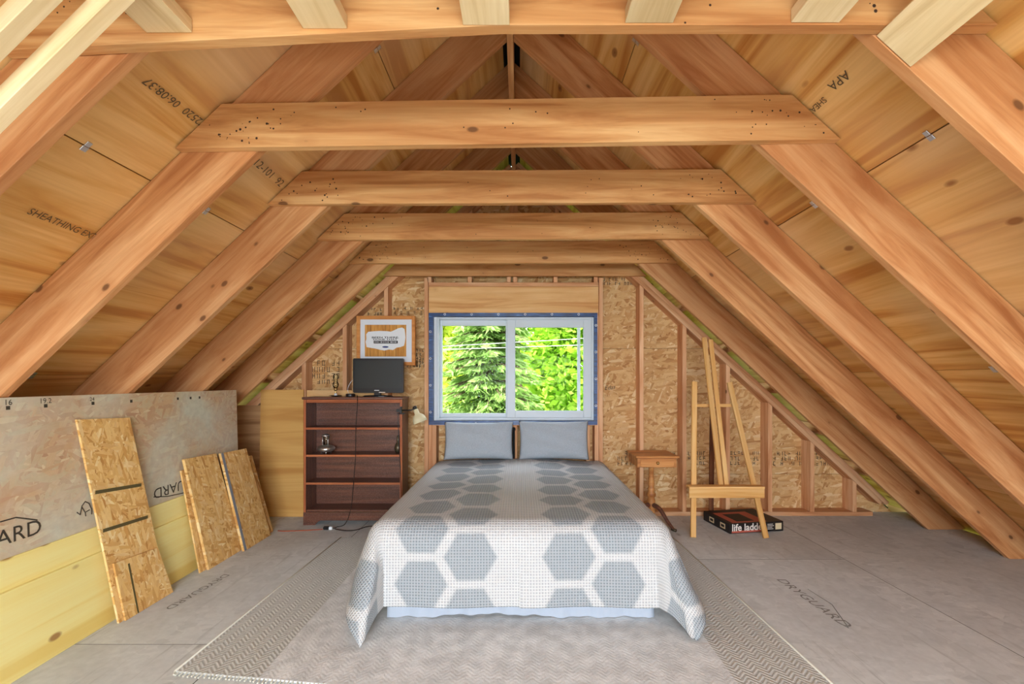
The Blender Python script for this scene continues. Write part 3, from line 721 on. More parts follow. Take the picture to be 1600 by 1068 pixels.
box('top', (bx0 - .012, BF - .014, bzt - .021), (bx1 + .010, BBk, bzt), M['mahog'], bc, bevel=.004)
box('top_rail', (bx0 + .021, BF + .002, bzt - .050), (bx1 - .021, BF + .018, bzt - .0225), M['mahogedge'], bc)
box('back_panel', (bx0 + .001, BBk - .007, .06), (bx1 - .001, BBk, bzt - .022), M['mahog'], bc)
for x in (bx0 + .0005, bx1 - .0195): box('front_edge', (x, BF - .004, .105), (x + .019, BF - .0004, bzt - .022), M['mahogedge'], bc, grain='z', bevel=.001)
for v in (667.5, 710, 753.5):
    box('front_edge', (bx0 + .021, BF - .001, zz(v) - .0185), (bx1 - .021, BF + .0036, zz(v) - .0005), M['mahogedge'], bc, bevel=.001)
for v in (667.5, 710, 753.5): box('shelf', (bx0 + .021, BF + .004, zz(v) - .019), (bx1 - .021, BBk - .008, zz(v)), M['mahog'], bc, bevel=.003)
box('shelf', (bx0 + .021, BF + .004, zz(796) - .019), (bx1 - .021, BBk - .008, zz(796)), M['mahog'], bc)
zb = zz(796) - .0195
pts = [(bx0, zb), (bx1, zb), (bx1, .001), (bx1 - .10, .001), (bx1 - .125, .030), (bx1 - .15, .042), (bx0 + .15, .042), (bx0 + .125, .030), (bx0 + .10, .001), (bx0, .001)]
prism('plinth', [(x, BF - .009, z) for x, z in pts], (0, .0085, 0), (1, 0, 0), M['mahog'], bc, bevel=.001)

# things on and in the bookcase
M['black'] = plain('black_plastic', (.012, .012, .013, 1), .35, 0, .5)
M['screen'] = plain('screen_matt', srgb(44, 46, 44), .42, 0, .4)
M['silver'] = plain('silver_metal', (.62, .6, .56, 1), .3, .9)
M['brass'] = plain('brass', (.62, .44, .18, 1), .3, .9)
YT = 4.09
tv0, tv1 = P(551, 559.5, YT), P(630, 613.5, YT)
tv = thing('television', ((tv0.x + tv1.x) / 2, YT, bzt), 'black flat screen television on top of the bookcase', 'television')
MB().box((tv0.x, YT, tv1.z), (tv1.x, YT + .045, tv0.z)).build('casing', M['black'], tv, bevel=.006, seg=2)
MB().box((tv0.x + .022, YT - .0015, tv1.z + .042), (tv1.x - .022, YT + .002, tv0.z - .02)).build('screen', M['screen'], tv)
cxv = (tv0.x + tv1.x) / 2 - .01
MB().box((cxv - .03, YT + .012, bzt + .010), (cxv + .03, YT + .032, tv1.z + .03)).build('neck', M['black'], tv, bevel=.003)
MB().lathe([(.135, 0), (.135, .005), (.12, .010), (.04, .013), (0, .013)], (0, 0, 0), 32).build('stand', M['black'], tv, M=Matrix.Translation((0, 0, 0)), smooth=False)
st = [o for o in tv.children if o.name.startswith('stand')][0]
st.matrix_basis = Matrix.Translation((cxv, YT + .03, bzt + .0005)) @ Matrix.Diagonal((1, .55, 1, 1)); 
MB().box((cxv - .022, YT - .0025, tv1.z + .020), (cxv + .022, YT - .001, tv1.z + .026)).build('badge', M['whitepap'], tv)
MB().box((cxv + .02, YT - .004, tv1.z + .001), (cxv + .075, YT + .001, tv1.z + .009)).build('trim_strip', M['silver'], tv)
def glassmat(name, col, rough=.03):
    t = NT(name); tr = t.n('ShaderNodeBsdfTransparent'); tr.inputs[0].default_value = col; gl = t.n('ShaderNodeBsdfGlossy'); gl.inputs['Roughness'].default_value = rough
    fr = t.n('ShaderNodeFresnel'); fr.inputs[0].default_value = 1.5; mx = t.n('ShaderNodeMixShader'); t.l(fr.outputs[0], mx.inputs[0]); t.l(tr.outputs[0], mx.inputs[1]); t.l(gl.outputs[0], mx.inputs[2])
    t.l(mx.outputs[0], t.t.nodes['Material Output'].inputs[0]); return t.m
M['lampglass'] = glassmat('lamp_glass', (.93, .96, .88, 1))
M['oilglass'] = glassmat('oil_glass', (.85, .8, .55, 1))
c = P(524.5, 0, 4.10); lx = c.x
ol = thing('oil_lamp', (lx, 4.10, bzt), 'small oil lamp with clear glass chimney and dark saucer on the bookcase top', 'lamp')
MB().lathe([(.012, 0), (.020, .002), (.055, .008), (.057, .011), (.02, .006), (0, .006)], (lx, 4.10, bzt + .0006), 24).build('saucer', M['black'], ol, smooth=True)
MB().lathe([(.013, .007), (.014, .02), (.010, .03), (0, .031)], (lx, 4.10, bzt), 16).build('candle_foot', M['whitepap'], ol, smooth=True)
MB().lathe([(.007, .03), (.010, .038), (.006, .046), (.012, .056), (.018, .066), (.016, .075), (0, .076)], (lx, 4.10, bzt), 16).build('burner', M['brass'], ol, smooth=True)
MB().lathe([(.014, .076), (.024, .095), (.026, .115), (.017, .135), (.016, .15), (.024, .168), (.022, .190), (.015, .205)], (lx, 4.10, bzt), 20).build('chimney', M['lampglass'], ol, smooth=True)
lx = P(547.5, 0, 4.07).x
ga = thing('small_black_gadget', (lx, 4.07, bzt), 'small round black gadget with a thin white cable beside the television', 'gadget')
MB().lathe([(.036, 0), (.040, .006), (.040, .022), (.034, .028), (0, .028)], (lx, 4.07, bzt + .0005), 24).build('body', M['black'], ga, smooth=False)
MB().tube(catmull([(lx - .02, 4.09, bzt + .02), (lx - .035, 4.10, bzt + .07), (lx - .015, 4.12, bzt + .13), (lx + .02, 4.14, bzt + .165), (lx + .05, 4.15, bzt + .15)]), .0018, 6).build('cable', M['whitepap'], ga, smooth=True)
# silver burner on the second shelf
sz = zz(710); sx_ = P(509.5, 0, 4.06).x
sb = thing('silver_spirit_burner', (sx_, 4.06, sz), 'squat silver pot on little feet with glass neck on the second shelf', 'pot')
MB().lathe([(0, .012), (.045, .014), (.072, .030), (.078, .045), (.068, .062), (.040, .074), (.028, .078), (0, .078)], (sx_, 4.06, sz), 28).build('bowl', M['silver'], sb, smooth=True)
for k in range(3):
    a = k * 2.094 + .9; MB().tube([(sx_ + .045 * math.cos(a), 4.06 + .045 * math.sin(a), sz + .0005), (sx_ + .042 * math.cos(a), 4.06 + .042 * math.sin(a), sz + .022)], [.006, .004], 8).build('foot', M['silver'], sb, smooth=True)
for dx in (-.028, .022): MB().tube([(sx_ + dx, 4.05, sz + .07), (sx_ + dx * .9, 4.05, sz + .15)], .0045, 8).build('upright', M['silver'], sb, smooth=True)
MB().lathe([(.022, .078), (.020, .12), (.026, .14), (.020, .165)], (sx_, 4.06, sz), 18).build('glass_neck', M['lampglass'], sb, smooth=True)
MB().lathe([(0, .150), (.03, .152), (.034, .160), (.02, .172), (0, .176)], (sx_ - .004, 4.06, sz), 18).build('lid', M['silver'], sb, smooth=True)
vx = P(622, 0, 4.09).x
M['bronze'] = plain('dark_bronze', (.10, .075, .045, 1), .35, .6)
va = MB().lathe([(0, 0), (.022, 0), (.030, .02), (.034, .045), (.026, .075), (.012, .095), (.011, .15), (.013, .155), (.009, .155), (.008, .10), (0, .09)], (vx, 4.09, sz + .0005), 20).build('vase', M['bronze'], None, M=Matrix.Translation((vx, 4.09, sz + .0005)), smooth=True)
tag(va, 'narrow-necked dark bronze vase at the lamp end of the second shelf', 'vase')
# clamp lamp on the right side panel
M['cream'] = plain('cream_enamel', srgb(222, 210, 172), .4, 0, .4); M['bulbw'] = plain('bulb_white', srgb(240, 240, 236), .5)
dcl = BF - .03
cl = thing('clamp_lamp', P(628, 641, dcl), 'cream clamp lamp with black arm gripping the bookcase side', 'lamp')
p1, p2, p3 = P(621, 641, dcl), P(643, 640.5, dcl), P(648, 636, dcl)
MB().tube([p1, p2, p3], .006, 10).build('arm', M['black'], cl, smooth=True)
pc = P(626, 641, dcl)
mb = MB(); mb.box((pc.x - .004, dcl - .012, pc.z - .032), (pc.x + .012, dcl + .012, pc.z + .034)); mb.box((pc.x - .035, dcl - .010, pc.z - .012), (pc.x + .0, dcl + .012, pc.z + .012)); mb.box((pc.x + .012, dcl - .004, pc.z - .034), (pc.x + .03, dcl + .058, pc.z - .022)); mb.box((pc.x - .03, dcl - .004, pc.z - .034), (pc.x - .016, dcl + .058, pc.z - .022))
mb.build('clamp', M['black'], cl, bevel=.001)
ax = (P(658, 662, dcl) - p3).normalized(); Mr = Vector((0, 0, 1)).rotation_difference(ax).to_matrix()
MB().lathe([(0, -.012), (.016, -.010), (.018, .0), (.018, .022), (0, .024)], p3, 20, Mr).build('socket', M['black'], cl, smooth=True)
MB().lathe([(.017, .014), (.021, .030), (.022, .060), (.046, .080), (.056, .100), (.062, .138), (.060, .138), (.052, .100), (.04, .082), (.018, .062)], p3, 28, Mr).build('shade', M['cream'], cl, smooth=True)
MB().lathe([(0, .07), (.018, .078), (.030, .10), (.028, .122), (.014, .133), (0, .135)], p3, 18, Mr).build('bulb', M['bulbw'], cl, smooth=True)
MB().tube(catmull([P(622, 645, dcl), P(622, 665, dcl), P(624, 700, dcl), P(626, 745, dcl), P(626.5, 780, dcl), G(626, 822)+Vector((0,0,.006))]), .0028, 6).build('cord', M['black'], cl, smooth=True)
# television lead hanging down the front of the bookcase to the plug on the floor
M['lead'] = plain('brown_lead', srgb(40, 26, 20), .5)
dl = BF - .022
pa = [P(558, 617, YT + .02), P(558.5, 616, dl + .01), P(558, 640, dl), P(556, 668, dl), P(555.5, 712, dl), P(552.5, 752, dl), P(549, 790, dl), Vector((P(540, 0, 3.94).x, 3.94, .03)), G(526, 824) + Vector((0, 0, .005)), G(519, 826.5) + Vector((0, 0, .006))]
pa[0].z = pa[1].z = bzt + .0035
ld = thing('power_lead', G(519, 826), 'dark power lead running down the bookcase front to a black plug', 'cord')
MB().tube(catmull(pa), .0032, 6).build('lead', M['lead'], ld, smooth=True)
MB().tube(catmull([G(523, 827) + Vector((0, 0, .006)), G(540, 829.5) + Vector((0, 0, .005)), G(556, 828.5) + Vector((0, 0, .005)), G(575, 823) + Vector((0, 0, .005)), G(600, 822) + Vector((0, 0, .005))]), .0038, 6).build('lead', M['lead'], ld, smooth=True)
pp = G(512, 827) + Vector((0, 0, .013))
MB().box((pp.x - .035, pp.y - .014, pp.z - .0125), (pp.x + .012, pp.y + .014, pp.z + .014)).build('plug', M['black'], ld, bevel=.004, seg=2)
MB().box((pp.x + .013, pp.y - .012, pp.z - .0115), (pp.x + .040, pp.y + .012, pp.z + .013)).build('socket', M['whitepap'], ld, bevel=.003, seg=2)
M['orange'] = plain('orange_cord', srgb(186, 84, 46), .5)
oc = MB().tube(catmull([G(434, 829.5) + Vector((0, 0, .004)), G(445, 830) + Vector((0, 0, .004)), G(475, 829) + Vector((0, 0, .004)), G(504, 827.5) + Vector((0, 0, .005))]), .0032, 6).build('extension_cord', M['orange'], None, M=Matrix.Translation(G(460, 829)), smooth=True)
tag(oc, 'thin orange extension cord lying on the floor before the bookcase', 'cord')

# ------------------------------------------------------------------ framed picture
M['pframe'] = wood('picture_frame_wood', srgb(226, 160, 92), srgb(212, 142, 76), srgb(188, 116, 58), kcut=.99)
M['matb'] = plain('mat_board', srgb(226, 230, 236), .8)
t = NT('printed_boards'); n1 = t.noise(t.coords((24, 24, 2), rnd=False), 1.6, 4, .6, .8); M['pboard'] = t.done(t.ramp(n1, [(.3, srgb(176, 110, 46)), (.55, srgb(214, 152, 74)), (.75, srgb(230, 176, 98))]), .7)
yp = FW - .030
def PP(zx, zy, y=yp): return P(550 + zx / 11.87, 480 + zy / 11.87, y)
pf = thing('framed_picture', PP(620, 1065), 'wooden framed print of torn paper with bold black words hung above the television', 'picture')
a, b = PP(80, 155), PP(1170, 1075); wd_ = .032
ring('frame', a.x, b.x, b.z, a.z, wd_, wd_, wd_, wd_, yp, yp + .028, M['pframe'], pf)
MB().box((a.x + .03, yp + .016, b.z + .03), (b.x - .03, yp + .022, a.z - .03)).build('mat_board', M['matb'], pf)
a2, b2 = PP(238, 322, yp + .014), PP(1005, 910, yp + .014)
pr = MB().box((a2.x, yp + .0145, b2.z), (b2.x, yp + .0158, a2.z)).build('print', M['pboard'], pf)
mb = MB()
for zx in (338, 624, 815):
    q = PP(zx, 0, yp + .014).x; mb.box((q - .0012, yp + .0138, b2.z), (q + .0012, yp + .0145, a2.z))
mb.build('plank_lines', M['lead'], pr)
torn = [(262, 500), (300, 452), (430, 440), (520, 436), (640, 440), (720, 450), (790, 420), (860, 385), (930, 372), (975, 400), (985, 470), (992, 560), (980, 650), (965, 710), (900, 735), (830, 745), (760, 790), (690, 780), (600, 800), (520, 785), (440, 765), (340, 748), (270, 735), (252, 640), (268, 580)]
tv_ = [PP(x, y, yp + .0135) for x, y in torn]; tv_ = [Vector((p.x, yp + .0130, p.z)) for p in tv_]
prism('torn_paper', tv_, (0, .0008, 0), (1, 0, 0), M['whitepap'], pf, bevel=0)
M['printblack'] = plain('print_black', srgb(34, 32, 32), .8)
for s_, x0, x1, yy in (('BEEN THERE.', 370, 872, 572), ('DONE THAT', 395, 840, 606)):
    A_, B_ = PP(x0, yy, yp + .013), PP(x1, yy, yp + .013); lettering('printed_words', s_, A_, B_, (0, -1, 0), M['printblack'], pf, proud=.0005, hscale=.5, bold=.02)
p, q = PP(403, 668, yp + .013), PP(848, 618, yp + .013)
bar = MB().box((p.x, yp + .0122, p.z), (q.x, yp + .0128, q.z)).build('printed_band', M['printblack'], pf)
mb = MB(); rnd = random.Random(4); zx = 420
while zx < 835:
    if rnd.random() < .9:
        p, q = PP(zx, 655, yp + .0122), PP(zx + rnd.choice((6, 9, 14)), 632, yp + .0122); mb.add([(p.x, yp + .0119, p.z), (q.x, yp + .0119, p.z), (q.x, yp + .0119, q.z), (p.x, yp + .0119, q.z)], [(0, 1, 2, 3)])
    zx += 19
mb.build('band_strokes', M['whitepap'], bar)
M['navy'] = plain('navy_print', srgb(52, 66, 122), .7)
ce_ = PP(620, 733, yp + .0128)
MB().add([(ce_.x + .030 * math.cos(k * math.pi / 10), yp + .0125, ce_.z + .008 * math.sin(k * math.pi / 10)) for k in range(20)], [tuple(range(20))]).build('oval_mark', M['navy'], pf)

# ------------------------------------------------------------------ loose sheets leaning at the left
def sheet(name, pts, thk, mat, label, cat='board', group=None, grain=None, parent=None):
    """pts: front face corners (bottom near, bottom far, top far, top near)"""
    pts = [Vector(p) for p in pts]; n = (pts[1] - pts[0]).cross(pts[3] - pts[0]).normalized()
    if n.x < 0 and abs(n.x) > abs(n.y): n = -n
    if abs(n.y) > abs(n.x) and n.y > 0: n = -n
    g = grain or (pts[1] - pts[0])
    o = prism(name, pts, -n * thk, g, mat, parent, bevel=.001)
    if label: tag(o, label, cat, group)
    return o, n
zt = 1.19
def sheet_x(y, z, off=0): return -2.1550 - .0376 * (y - 1.32) + .030 * (1 - z / zt) + off    # front of the big sheet, its top back edge on the rafters
def parallel(y0, y1, h, off): return [(sheet_x(y, z, off), y, z) for y, z in ((y0, .001), (y1, .001), (y1, h), (y0, h))]
big, nb = sheet('osb_sheet', parallel(1.16, 3.60, zt, 0), .011, M['osb_old'], 'large weathered grey strand board sheet with faded printing leaning along the rafters')
yb, _ = sheet('plywood_strip', parallel(.95, 3.02, .515, .0098), .009, M['yply'], 'taller yellow plywood strip sandwiched against the weathered strand board sheet')
yf_, _ = sheet('plywood_strip', parallel(.95, 3.06, .385, .0286), .018, M['yply'], 'low bright yellow plywood strip standing on edge behind the board offcuts')
def lean(uvs_, xs_):
    """front corners from pixels: the foot from the floor it touches, the top from the sheet it rests on (x)"""
    out = []
    for (u, v), x in zip(uvs_, xs_): d = F * x / (u - CX); out.append(P(u, v, d))
    return out
def offcut(foot_near, foot_far, top_far, top_near, xf, xt, thk, label, z0=.0012, group='strand board offcuts'):
    q = lean([foot_near, foot_far, top_far, top_near], [xf, xf, xt, xt])
    q[0].z = max(q[0].z, z0); q[1].z = max(q[1].z, z0); q[0].z = q[1].z = z0
    return sheet('osb_offcut', q, thk, M['osb_fresh'], label, 'board', None, grain=q[3] - q[0])
XB = -2.120
def bands(o, n, q, fr, mat=None):
    pass
tall, nt_ = offcut((186, 966), (262, 930), (203, 652), (120, 655), -2.082, -2.175, .011, 'tall narrow golden strand board offcut with dark pencilled bands leaning on the yellow plywood')
o2, _ = offcut((197, 966), (271, 930), (247, 855), (178, 880), -2.068, -2.094, .011, 'short strand board offcut at the foot of the tall banded one')
def band_between(par, a, b, x, wdt=.008):
    d0, d1 = F * x / (a[0] - CX), F * x / (b[0] - CX); p, q = P(a[0], a[1], d0), P(b[0], b[1], d1)
    board('dark_band', p, q, wdt, .0008, (0, 0, 1) if abs((q - p).normalized().z) < .7 else (0, 1, 0), M['pencil'], par, bevel=0)
for a, b, f_ in (((149, 769), (221, 757), .30), ((161, 829), (231, 807), .5)):
    band_between(tall, a, b, -2.175 + .093 * f_ + .007, .018)
q0 = lean([(201, 880), (216, 957)], [-2.0915, -2.0695])
board('dark_band', q0[0], q0[1], .010, .003, (0, 1, 0), M['pencil'], o2, bevel=0)
ob0, _ = offcut((313, 897), (362, 872), (324, 722), (283, 735), -2.095, -2.190, .011, 'strand board offcut mostly hidden behind the second pile of offcuts')
ob1, _ = offcut((327, 893), (380, 864), (338, 708), (288, 717), -2.072, -2.170, .018, 'strand board offcut between the tall banded piece and the grey-edged one')
ob3, _ = offcut((388, 864), (427, 838), (394, 711), (352, 716), -2.068, -2.208, .010, 'strand board offcut behind the grey-edged piece nearest the bookcase')
ob2, _ = offcut((382, 868), (423, 838), (385, 700), (345, 708), -2.036, -2.160, .018, 'strand board offcut with a grey painted edge nearest the bookcase')
M['greyedge'] = plain('grey_paint', srgb(134, 136, 140), .8)
q0 = lean([(382, 868), (345, 708)], [-2.036, -2.160]); q0[0].z = .004
board('painted_edge', q0[0] + Vector((.0012, .014, 0)), q0[1] + Vector((.0012, .014, 0)), .026, .0015, (0, 1, 0), M['greyedge'], ob2, bevel=0)
# printing on the weathered sheet
dy = Vector((-.0376, 1, 0)).normalized(); nbv = dy.cross(Vector((sheet_x(2, 0) - sheet_x(2, 1), 0, -1))).normalized()
nbv = nbv if nbv.x > 0 else -nbv
def bigpt(u, v): return on_plane(u, v, (sheet_x(2, 0), 2, 0), nbv)
p = bigpt(64, 832); lettering('stamped_lettering', 'DRYGUARD', p - dy * .50, p, nbv, M['inkdark'], big, hscale=1.0)
p = bigpt(240, 764); lettering('stamped_lettering', 'DRYGUARD', p + dy * .52, p, nbv, M['inkdark'], big, hscale=.9)
mb = MB()
def stroke(pts, r=.003): mb.tube([bigpt(*p) for p in pts], r, 4)
stroke([(0, 815), (25, 808), (58, 812)]); stroke([(240, 776), (262, 775), (290, 769)])
stroke([(120, 800), (125, 804), (128, 790), (133, 783), (139, 786), (143, 795), (143, 803)]); stroke([(128, 792), (133, 800), (140, 796)]); stroke([(133, 800), (134, 806)])
tag(mb.build('stamped_emblem', M['inkdark'], big), kind='stuff')
mb = MB(); upv = nbv.cross(dy); upv = upv if upv.z > 0 else -upv
def edge_pt(u, below): y = (F * -2.18) / (u - CX); y = F * sheet_x(y, zt) / (u - CX); return Vector((sheet_x(y, zt - below), y, zt - below))
for u in (12, 71, 145, 205, 278, 298, 312):
    p = edge_pt(u, .044); mb.add([p + dy * sy * .008 + upv * sz * .008 + nbv * sn * .0008 for sy in (-1, 1) for sz in (-1, 1) for sn in (-1, 1)],
           [(0, 1, 3, 2), (4, 6, 7, 5), (0, 4, 5, 1), (2, 3, 7, 6), (0, 2, 6, 4), (1, 5, 7, 3)])
tag(mb.build('ruler_ticks', M['inkdark'], big), kind='stuff')
for s_, u in (('16', 8), ('19.2', 63), ('24', 140)):
    p = edge_pt(u, .032); lettering('ruler_number', s_, p, p + dy * (.026 if len(s_) < 4 else .05), nbv, M['inkdark'], big)

# plywood sheets standing against the gable wall beside the bookcase
yw = FW - .013
def wsheet(u0, u1, v0, dy, thk, mat, label, v1=None):
    x0, x1 = P(u0, 0, yw - dy).x, P(u1, 0, yw - dy).x; z1 = P(0, v0, yw - dy).z
    q = [Vector((x0, yw - dy, .001)), Vector((x1, yw - dy, .001)), Vector((x1 + (-.0 if v1 is None else 0), yw - dy, z1)), Vector((x0, yw - dy, z1))]
    q[3].x += .02
    o = prism('plywood_sheet', q, (0, thk, 0), (1, 0, 0), mat, None, bevel=.001); tag(o, label, 'board'); return o
wsheet(404, 474, 608.5, .014, .012, M['oply'], 'amber plywood sheet standing between the bookcase and the sloping rafters')
wsheet(476, 600, 609.5, .001, .010, M['header'], 'pale plywood board tucked behind the bookcase, only its top edge showing')
wsheet(352, 409, 633, .001, .010, M['gply'], 'dull plywood sheet partly behind the amber one beneath the rafters')

# ------------------------------------------------------------------ nightstand
M['oak'] = wood('honey_oak', srgb(222, 160, 96), srgb(200, 134, 76), srgb(164, 100, 54), kcut=.99, rough=.4)
nsx0, nsx1, nsy0, nsy1, nsz = 1.0, 1.345, 3.87, 4.20, .622
ns = thing('nightstand', (1.17, 4.03, 0), 'small brown side table with drawer on a turned pedestal beside the bed', 'side table')
box('top', (nsx0 - .012, nsy0 - .012, nsz - .016), (nsx1 + .012, nsy1, nsz), M['oak'], ns, bevel=.004)
box('case', (nsx0 + .006, nsy0 + .012, nsz - .098), (nsx1 - .006, nsy1 - .006, nsz - .0165), M['oak'], ns)
dr = box('drawer_front', (nsx0 + .03, nsy0 + .004, nsz - .092), (nsx1 - .03, nsy0 + .0115, nsz - .024), M['oak'], ns, bevel=.002)
MB().lathe([(.006, 0), (.006, .008), (.013, .014), (.011, .022), (0, .024)], ((nsx0 + nsx1) / 2, nsy0 + .004, nsz - .058), 14, Matrix.Rotation(math.pi / 2, 3, 'X')).build('knob', M['brass'], dr, smooth=True)
cx_, cy_ = 1.165, 4.03
MB().lathe([(.055, nsz - .0985), (.055, nsz - .11), (.024, nsz - .125), (.022, nsz - .20), (.030, nsz - .27), (.024, nsz - .30), (.036, nsz - .315), (.026, nsz - .335), (.040, nsz - .355), (.042, nsz - .375), (.028, nsz - .39), (.034, nsz - .41), (.034, .10), (.026, .07), (0, .065)], (cx_, cy_, 0), 24).build('pedestal', M['oak'], ns, smooth=True)
for k, (dx, dy) in enumerate(((.125, -.215), (-.23, -.10), (.05, .17))):
    pts = catmull([(cx_ + dx * .08, cy_ + dy * .08, .17), (cx_ + dx * .4, cy_ + dy * .4, .15), (cx_ + dx * .75, cy_ + dy * .75, .065), (cx_ + dx * 1.0, cy_ + dy * 1.0, .017)])
    f_ = MB().tube(pts, [.022 - .010 * i / (len(pts) - 1) for i in range(len(pts))], 10).build('foot', M['mahog'], ns, smooth=True)
    MB().tube([(cx_ + dx * .93, cy_ + dy * .93, .015), (cx_ + dx * 1.1, cy_ + dy * 1.1, .014)], .0135, 10).build('toe_cap', M['bronze'], f_, smooth=True)

# ------------------------------------------------------------------ easel
M['pine'] = wood('easel_pine', srgb(240, 196, 130), srgb(228, 174, 102), srgb(206, 144, 76), kcut=.97)
es = thing('easel', G(1140, 841), 'folding wooden artist easel with a tray standing under the sloping rafters', 'easel')
fl1, fl2 = G(1083, 839.5), G(1197, 841)
DT = 3.87
def leg(nm, pt, pb, wdt=.042, thk=.020): board(nm, pb, pt, wdt, thk, (1, 0, 0), M['pine'], es)
leg('leg', P(1085, 596, DT), fl1 + Vector((0, 0, .003))); leg('leg', P(1139.5, 597, DT), fl2 + Vector((0, 0, .005)))
dm0, dm1 = 3.73, 3.90
leg('mast', P(1100, 527, dm1), P(1126, 757, dm0 - .0), .040, .018); leg('mast', P(1110, 530, dm1), P(1135, 757, dm0), .036, .018)
board('crossbar', P(1080, 633, DT + .022), P(1153, 633, DT + .022), .026, .014, (0, 0, 1), M['pine'], es)
tz = P(0, 760, 3.66).z
tl, tr_ = P(1076.5, 0, 3.645).x, P(1194, 0, 3.645).x
box('tray_front', (tl, 3.638, P(0, 777.5, 3.64).z), (tr_, 3.656, tz - .013), M['pine'], es)
box('tray_ledge', (tl, 3.632, tz - .0125), (tr_, 3.712, tz + .006), M['pine'], es)
M['darkleg'] = wood('dark_leg', srgb(134, 84, 54), srgb(112, 66, 42), srgb(84, 48, 32), kcut=.99)
board('rear_leg', P(1113, 640, 3.95), Vector((P(1111, 0, 4.215).x, 4.215, .003)), .040, .018, (1, 0, 0), M['darkleg'], es)

# ------------------------------------------------------------------ boxed escape ladder
M['boxblack'] = plain('box_black', srgb(36, 30, 28), .5); M['boxred'] = plain('box_red', srgb(186, 92, 74), .5); M['boxcream'] = plain('box_cream', srgb(222, 200, 160), .6); M['boxwhite'] = plain('box_white', srgb(232, 224, 214), .6)
A0, B0 = G(1140, 834), G(1224, 829); ex_ = (B0 - A0).normalized(); ey_ = Vector((0, 0, 1)).cross(ex_)
L_, D_, Hh = (B0 - A0).length, .385, .082
lb = thing('cardboard_box', A0.lerp(B0, .5) + ey_ * D_ / 2, 'flat black and red cardboard box lettered life ladder on the floor behind the easel', 'box')
Mb = Matrix((ex_, ey_, Vector((0, 0, 1)))).transposed().to_4x4(); Mb.translation = A0 + Vector((0, 0, .001))
def bl(x0, x1, y0, y1, z0, z1): return [Mb @ Vector(q) for q in [(x, y, z) for x in (x0, x1) for y in (y0, y1) for z in (z0, z1)]]
BFc = [(0, 1, 3, 2), (4, 6, 7, 5), (0, 4, 5, 1), (2, 3, 7, 6), (0, 2, 6, 4), (1, 5, 7, 3)]
MB().add(bl(0, L_, 0, D_, 0, Hh), BFc).build('carton', M['boxblack'], lb, bevel=.002)
MB().add(bl(.04, L_ - .14, .02, D_ - .08, Hh, Hh + .0008), BFc).build('picture_panel', M['boxred'], lb)
MB().add(bl(.10, .26, .05, D_ - .13, Hh + .0009, Hh + .0014), BFc).build('picture_figure', M['boxblack'], lb)
MB().add(bl(L_ - .075, L_ - .018, -.0008, 0, .016, Hh - .014), BFc).build('side_panel', M['boxcream'], lb)
MB().add(bl(.02, L_ * .58, -.0006, 0, .006, .022), BFc).build('red_stripe', M['boxred'], lb)
for y0 in (.06, .22):
    MB().add(bl(-.0008, 0, y0, y0 + .07, .02, Hh - .02), BFc).build('end_picture', M['boxcream'], lb); MB().add(bl(-.0014, -.0009, y0 + .012, y0 + .058, .03, Hh - .03), BFc).build('end_figure', M['boxblack'], lb)
nf = -ey_
lettering('box_lettering', 'life ladder', Mb @ Vector((.022, -.001, .022)), Mb @ Vector((L_ * .665, -.001, .022)), nf, M['boxwhite'], lb, proud=.001, hscale=1.05, bold=.02)
for k in range(4): MB().add(bl(L_ * .70, L_ * (.70 + (.10, .12, .09, .11)[k]), -.0006, 0, Hh - .022 - k * .013, Hh - .018 - k * .013), BFc).build('small_print', M['boxwhite'], lb)

# ------------------------------------------------------------------ outdoors: ground, trees, wires
t = NT('lawn'); nz = t.noise(t.coords((3, 3, 3), rnd=False), 1, 4); M['lawn'] = t.done(t.mix(nz, srgb(70, 96, 40), srgb(120, 140, 66)), .95, 0, .05)
GZ = -2.9
gr = MB().box((-45, -40, GZ - .3), (45, 60, GZ)).build('ground', M['lawn'], None); tag(gr, kind='structure')
def leafmat(name, c1, c2, c3):
    t = NT(name); g = t.n('ShaderNodeNewGeometry'); col = t.ramp(g.outputs['Random Per Island'], [(0, c1), (.5, c2), (1, c3)])
    df = t.n('ShaderNodeBsdfDiffuse'); tl_ = t.n('ShaderNodeBsdfTranslucent'); mx = t.n('ShaderNodeMixShader'); mx.inputs[0].default_value = .45
    t.l(col, df.inputs[0]); t.l(col, tl_.inputs[0]); t.l(df.outputs[0], mx.inputs[1]); t.l(tl_.outputs[0], mx.inputs[2]); t.l(mx.outputs[0], t.t.nodes['Material Output'].inputs[0]); return t.m
M['leaf_y'] = leafmat('yellow_green_leaf', srgb(190, 206, 60), srgb(222, 232, 96), srgb(240, 244, 150))
M['leaf_g'] = leafmat('bright_green_leaf', srgb(124, 172, 40), srgb(160, 200, 60), srgb(200, 224, 106))
M['needle'] = leafmat('fir_needle', srgb(120, 156, 74), srgb(160, 190, 104), srgb(196, 218, 140))
M['bark'] = plain('bark', srgb(96, 78, 60), .9)
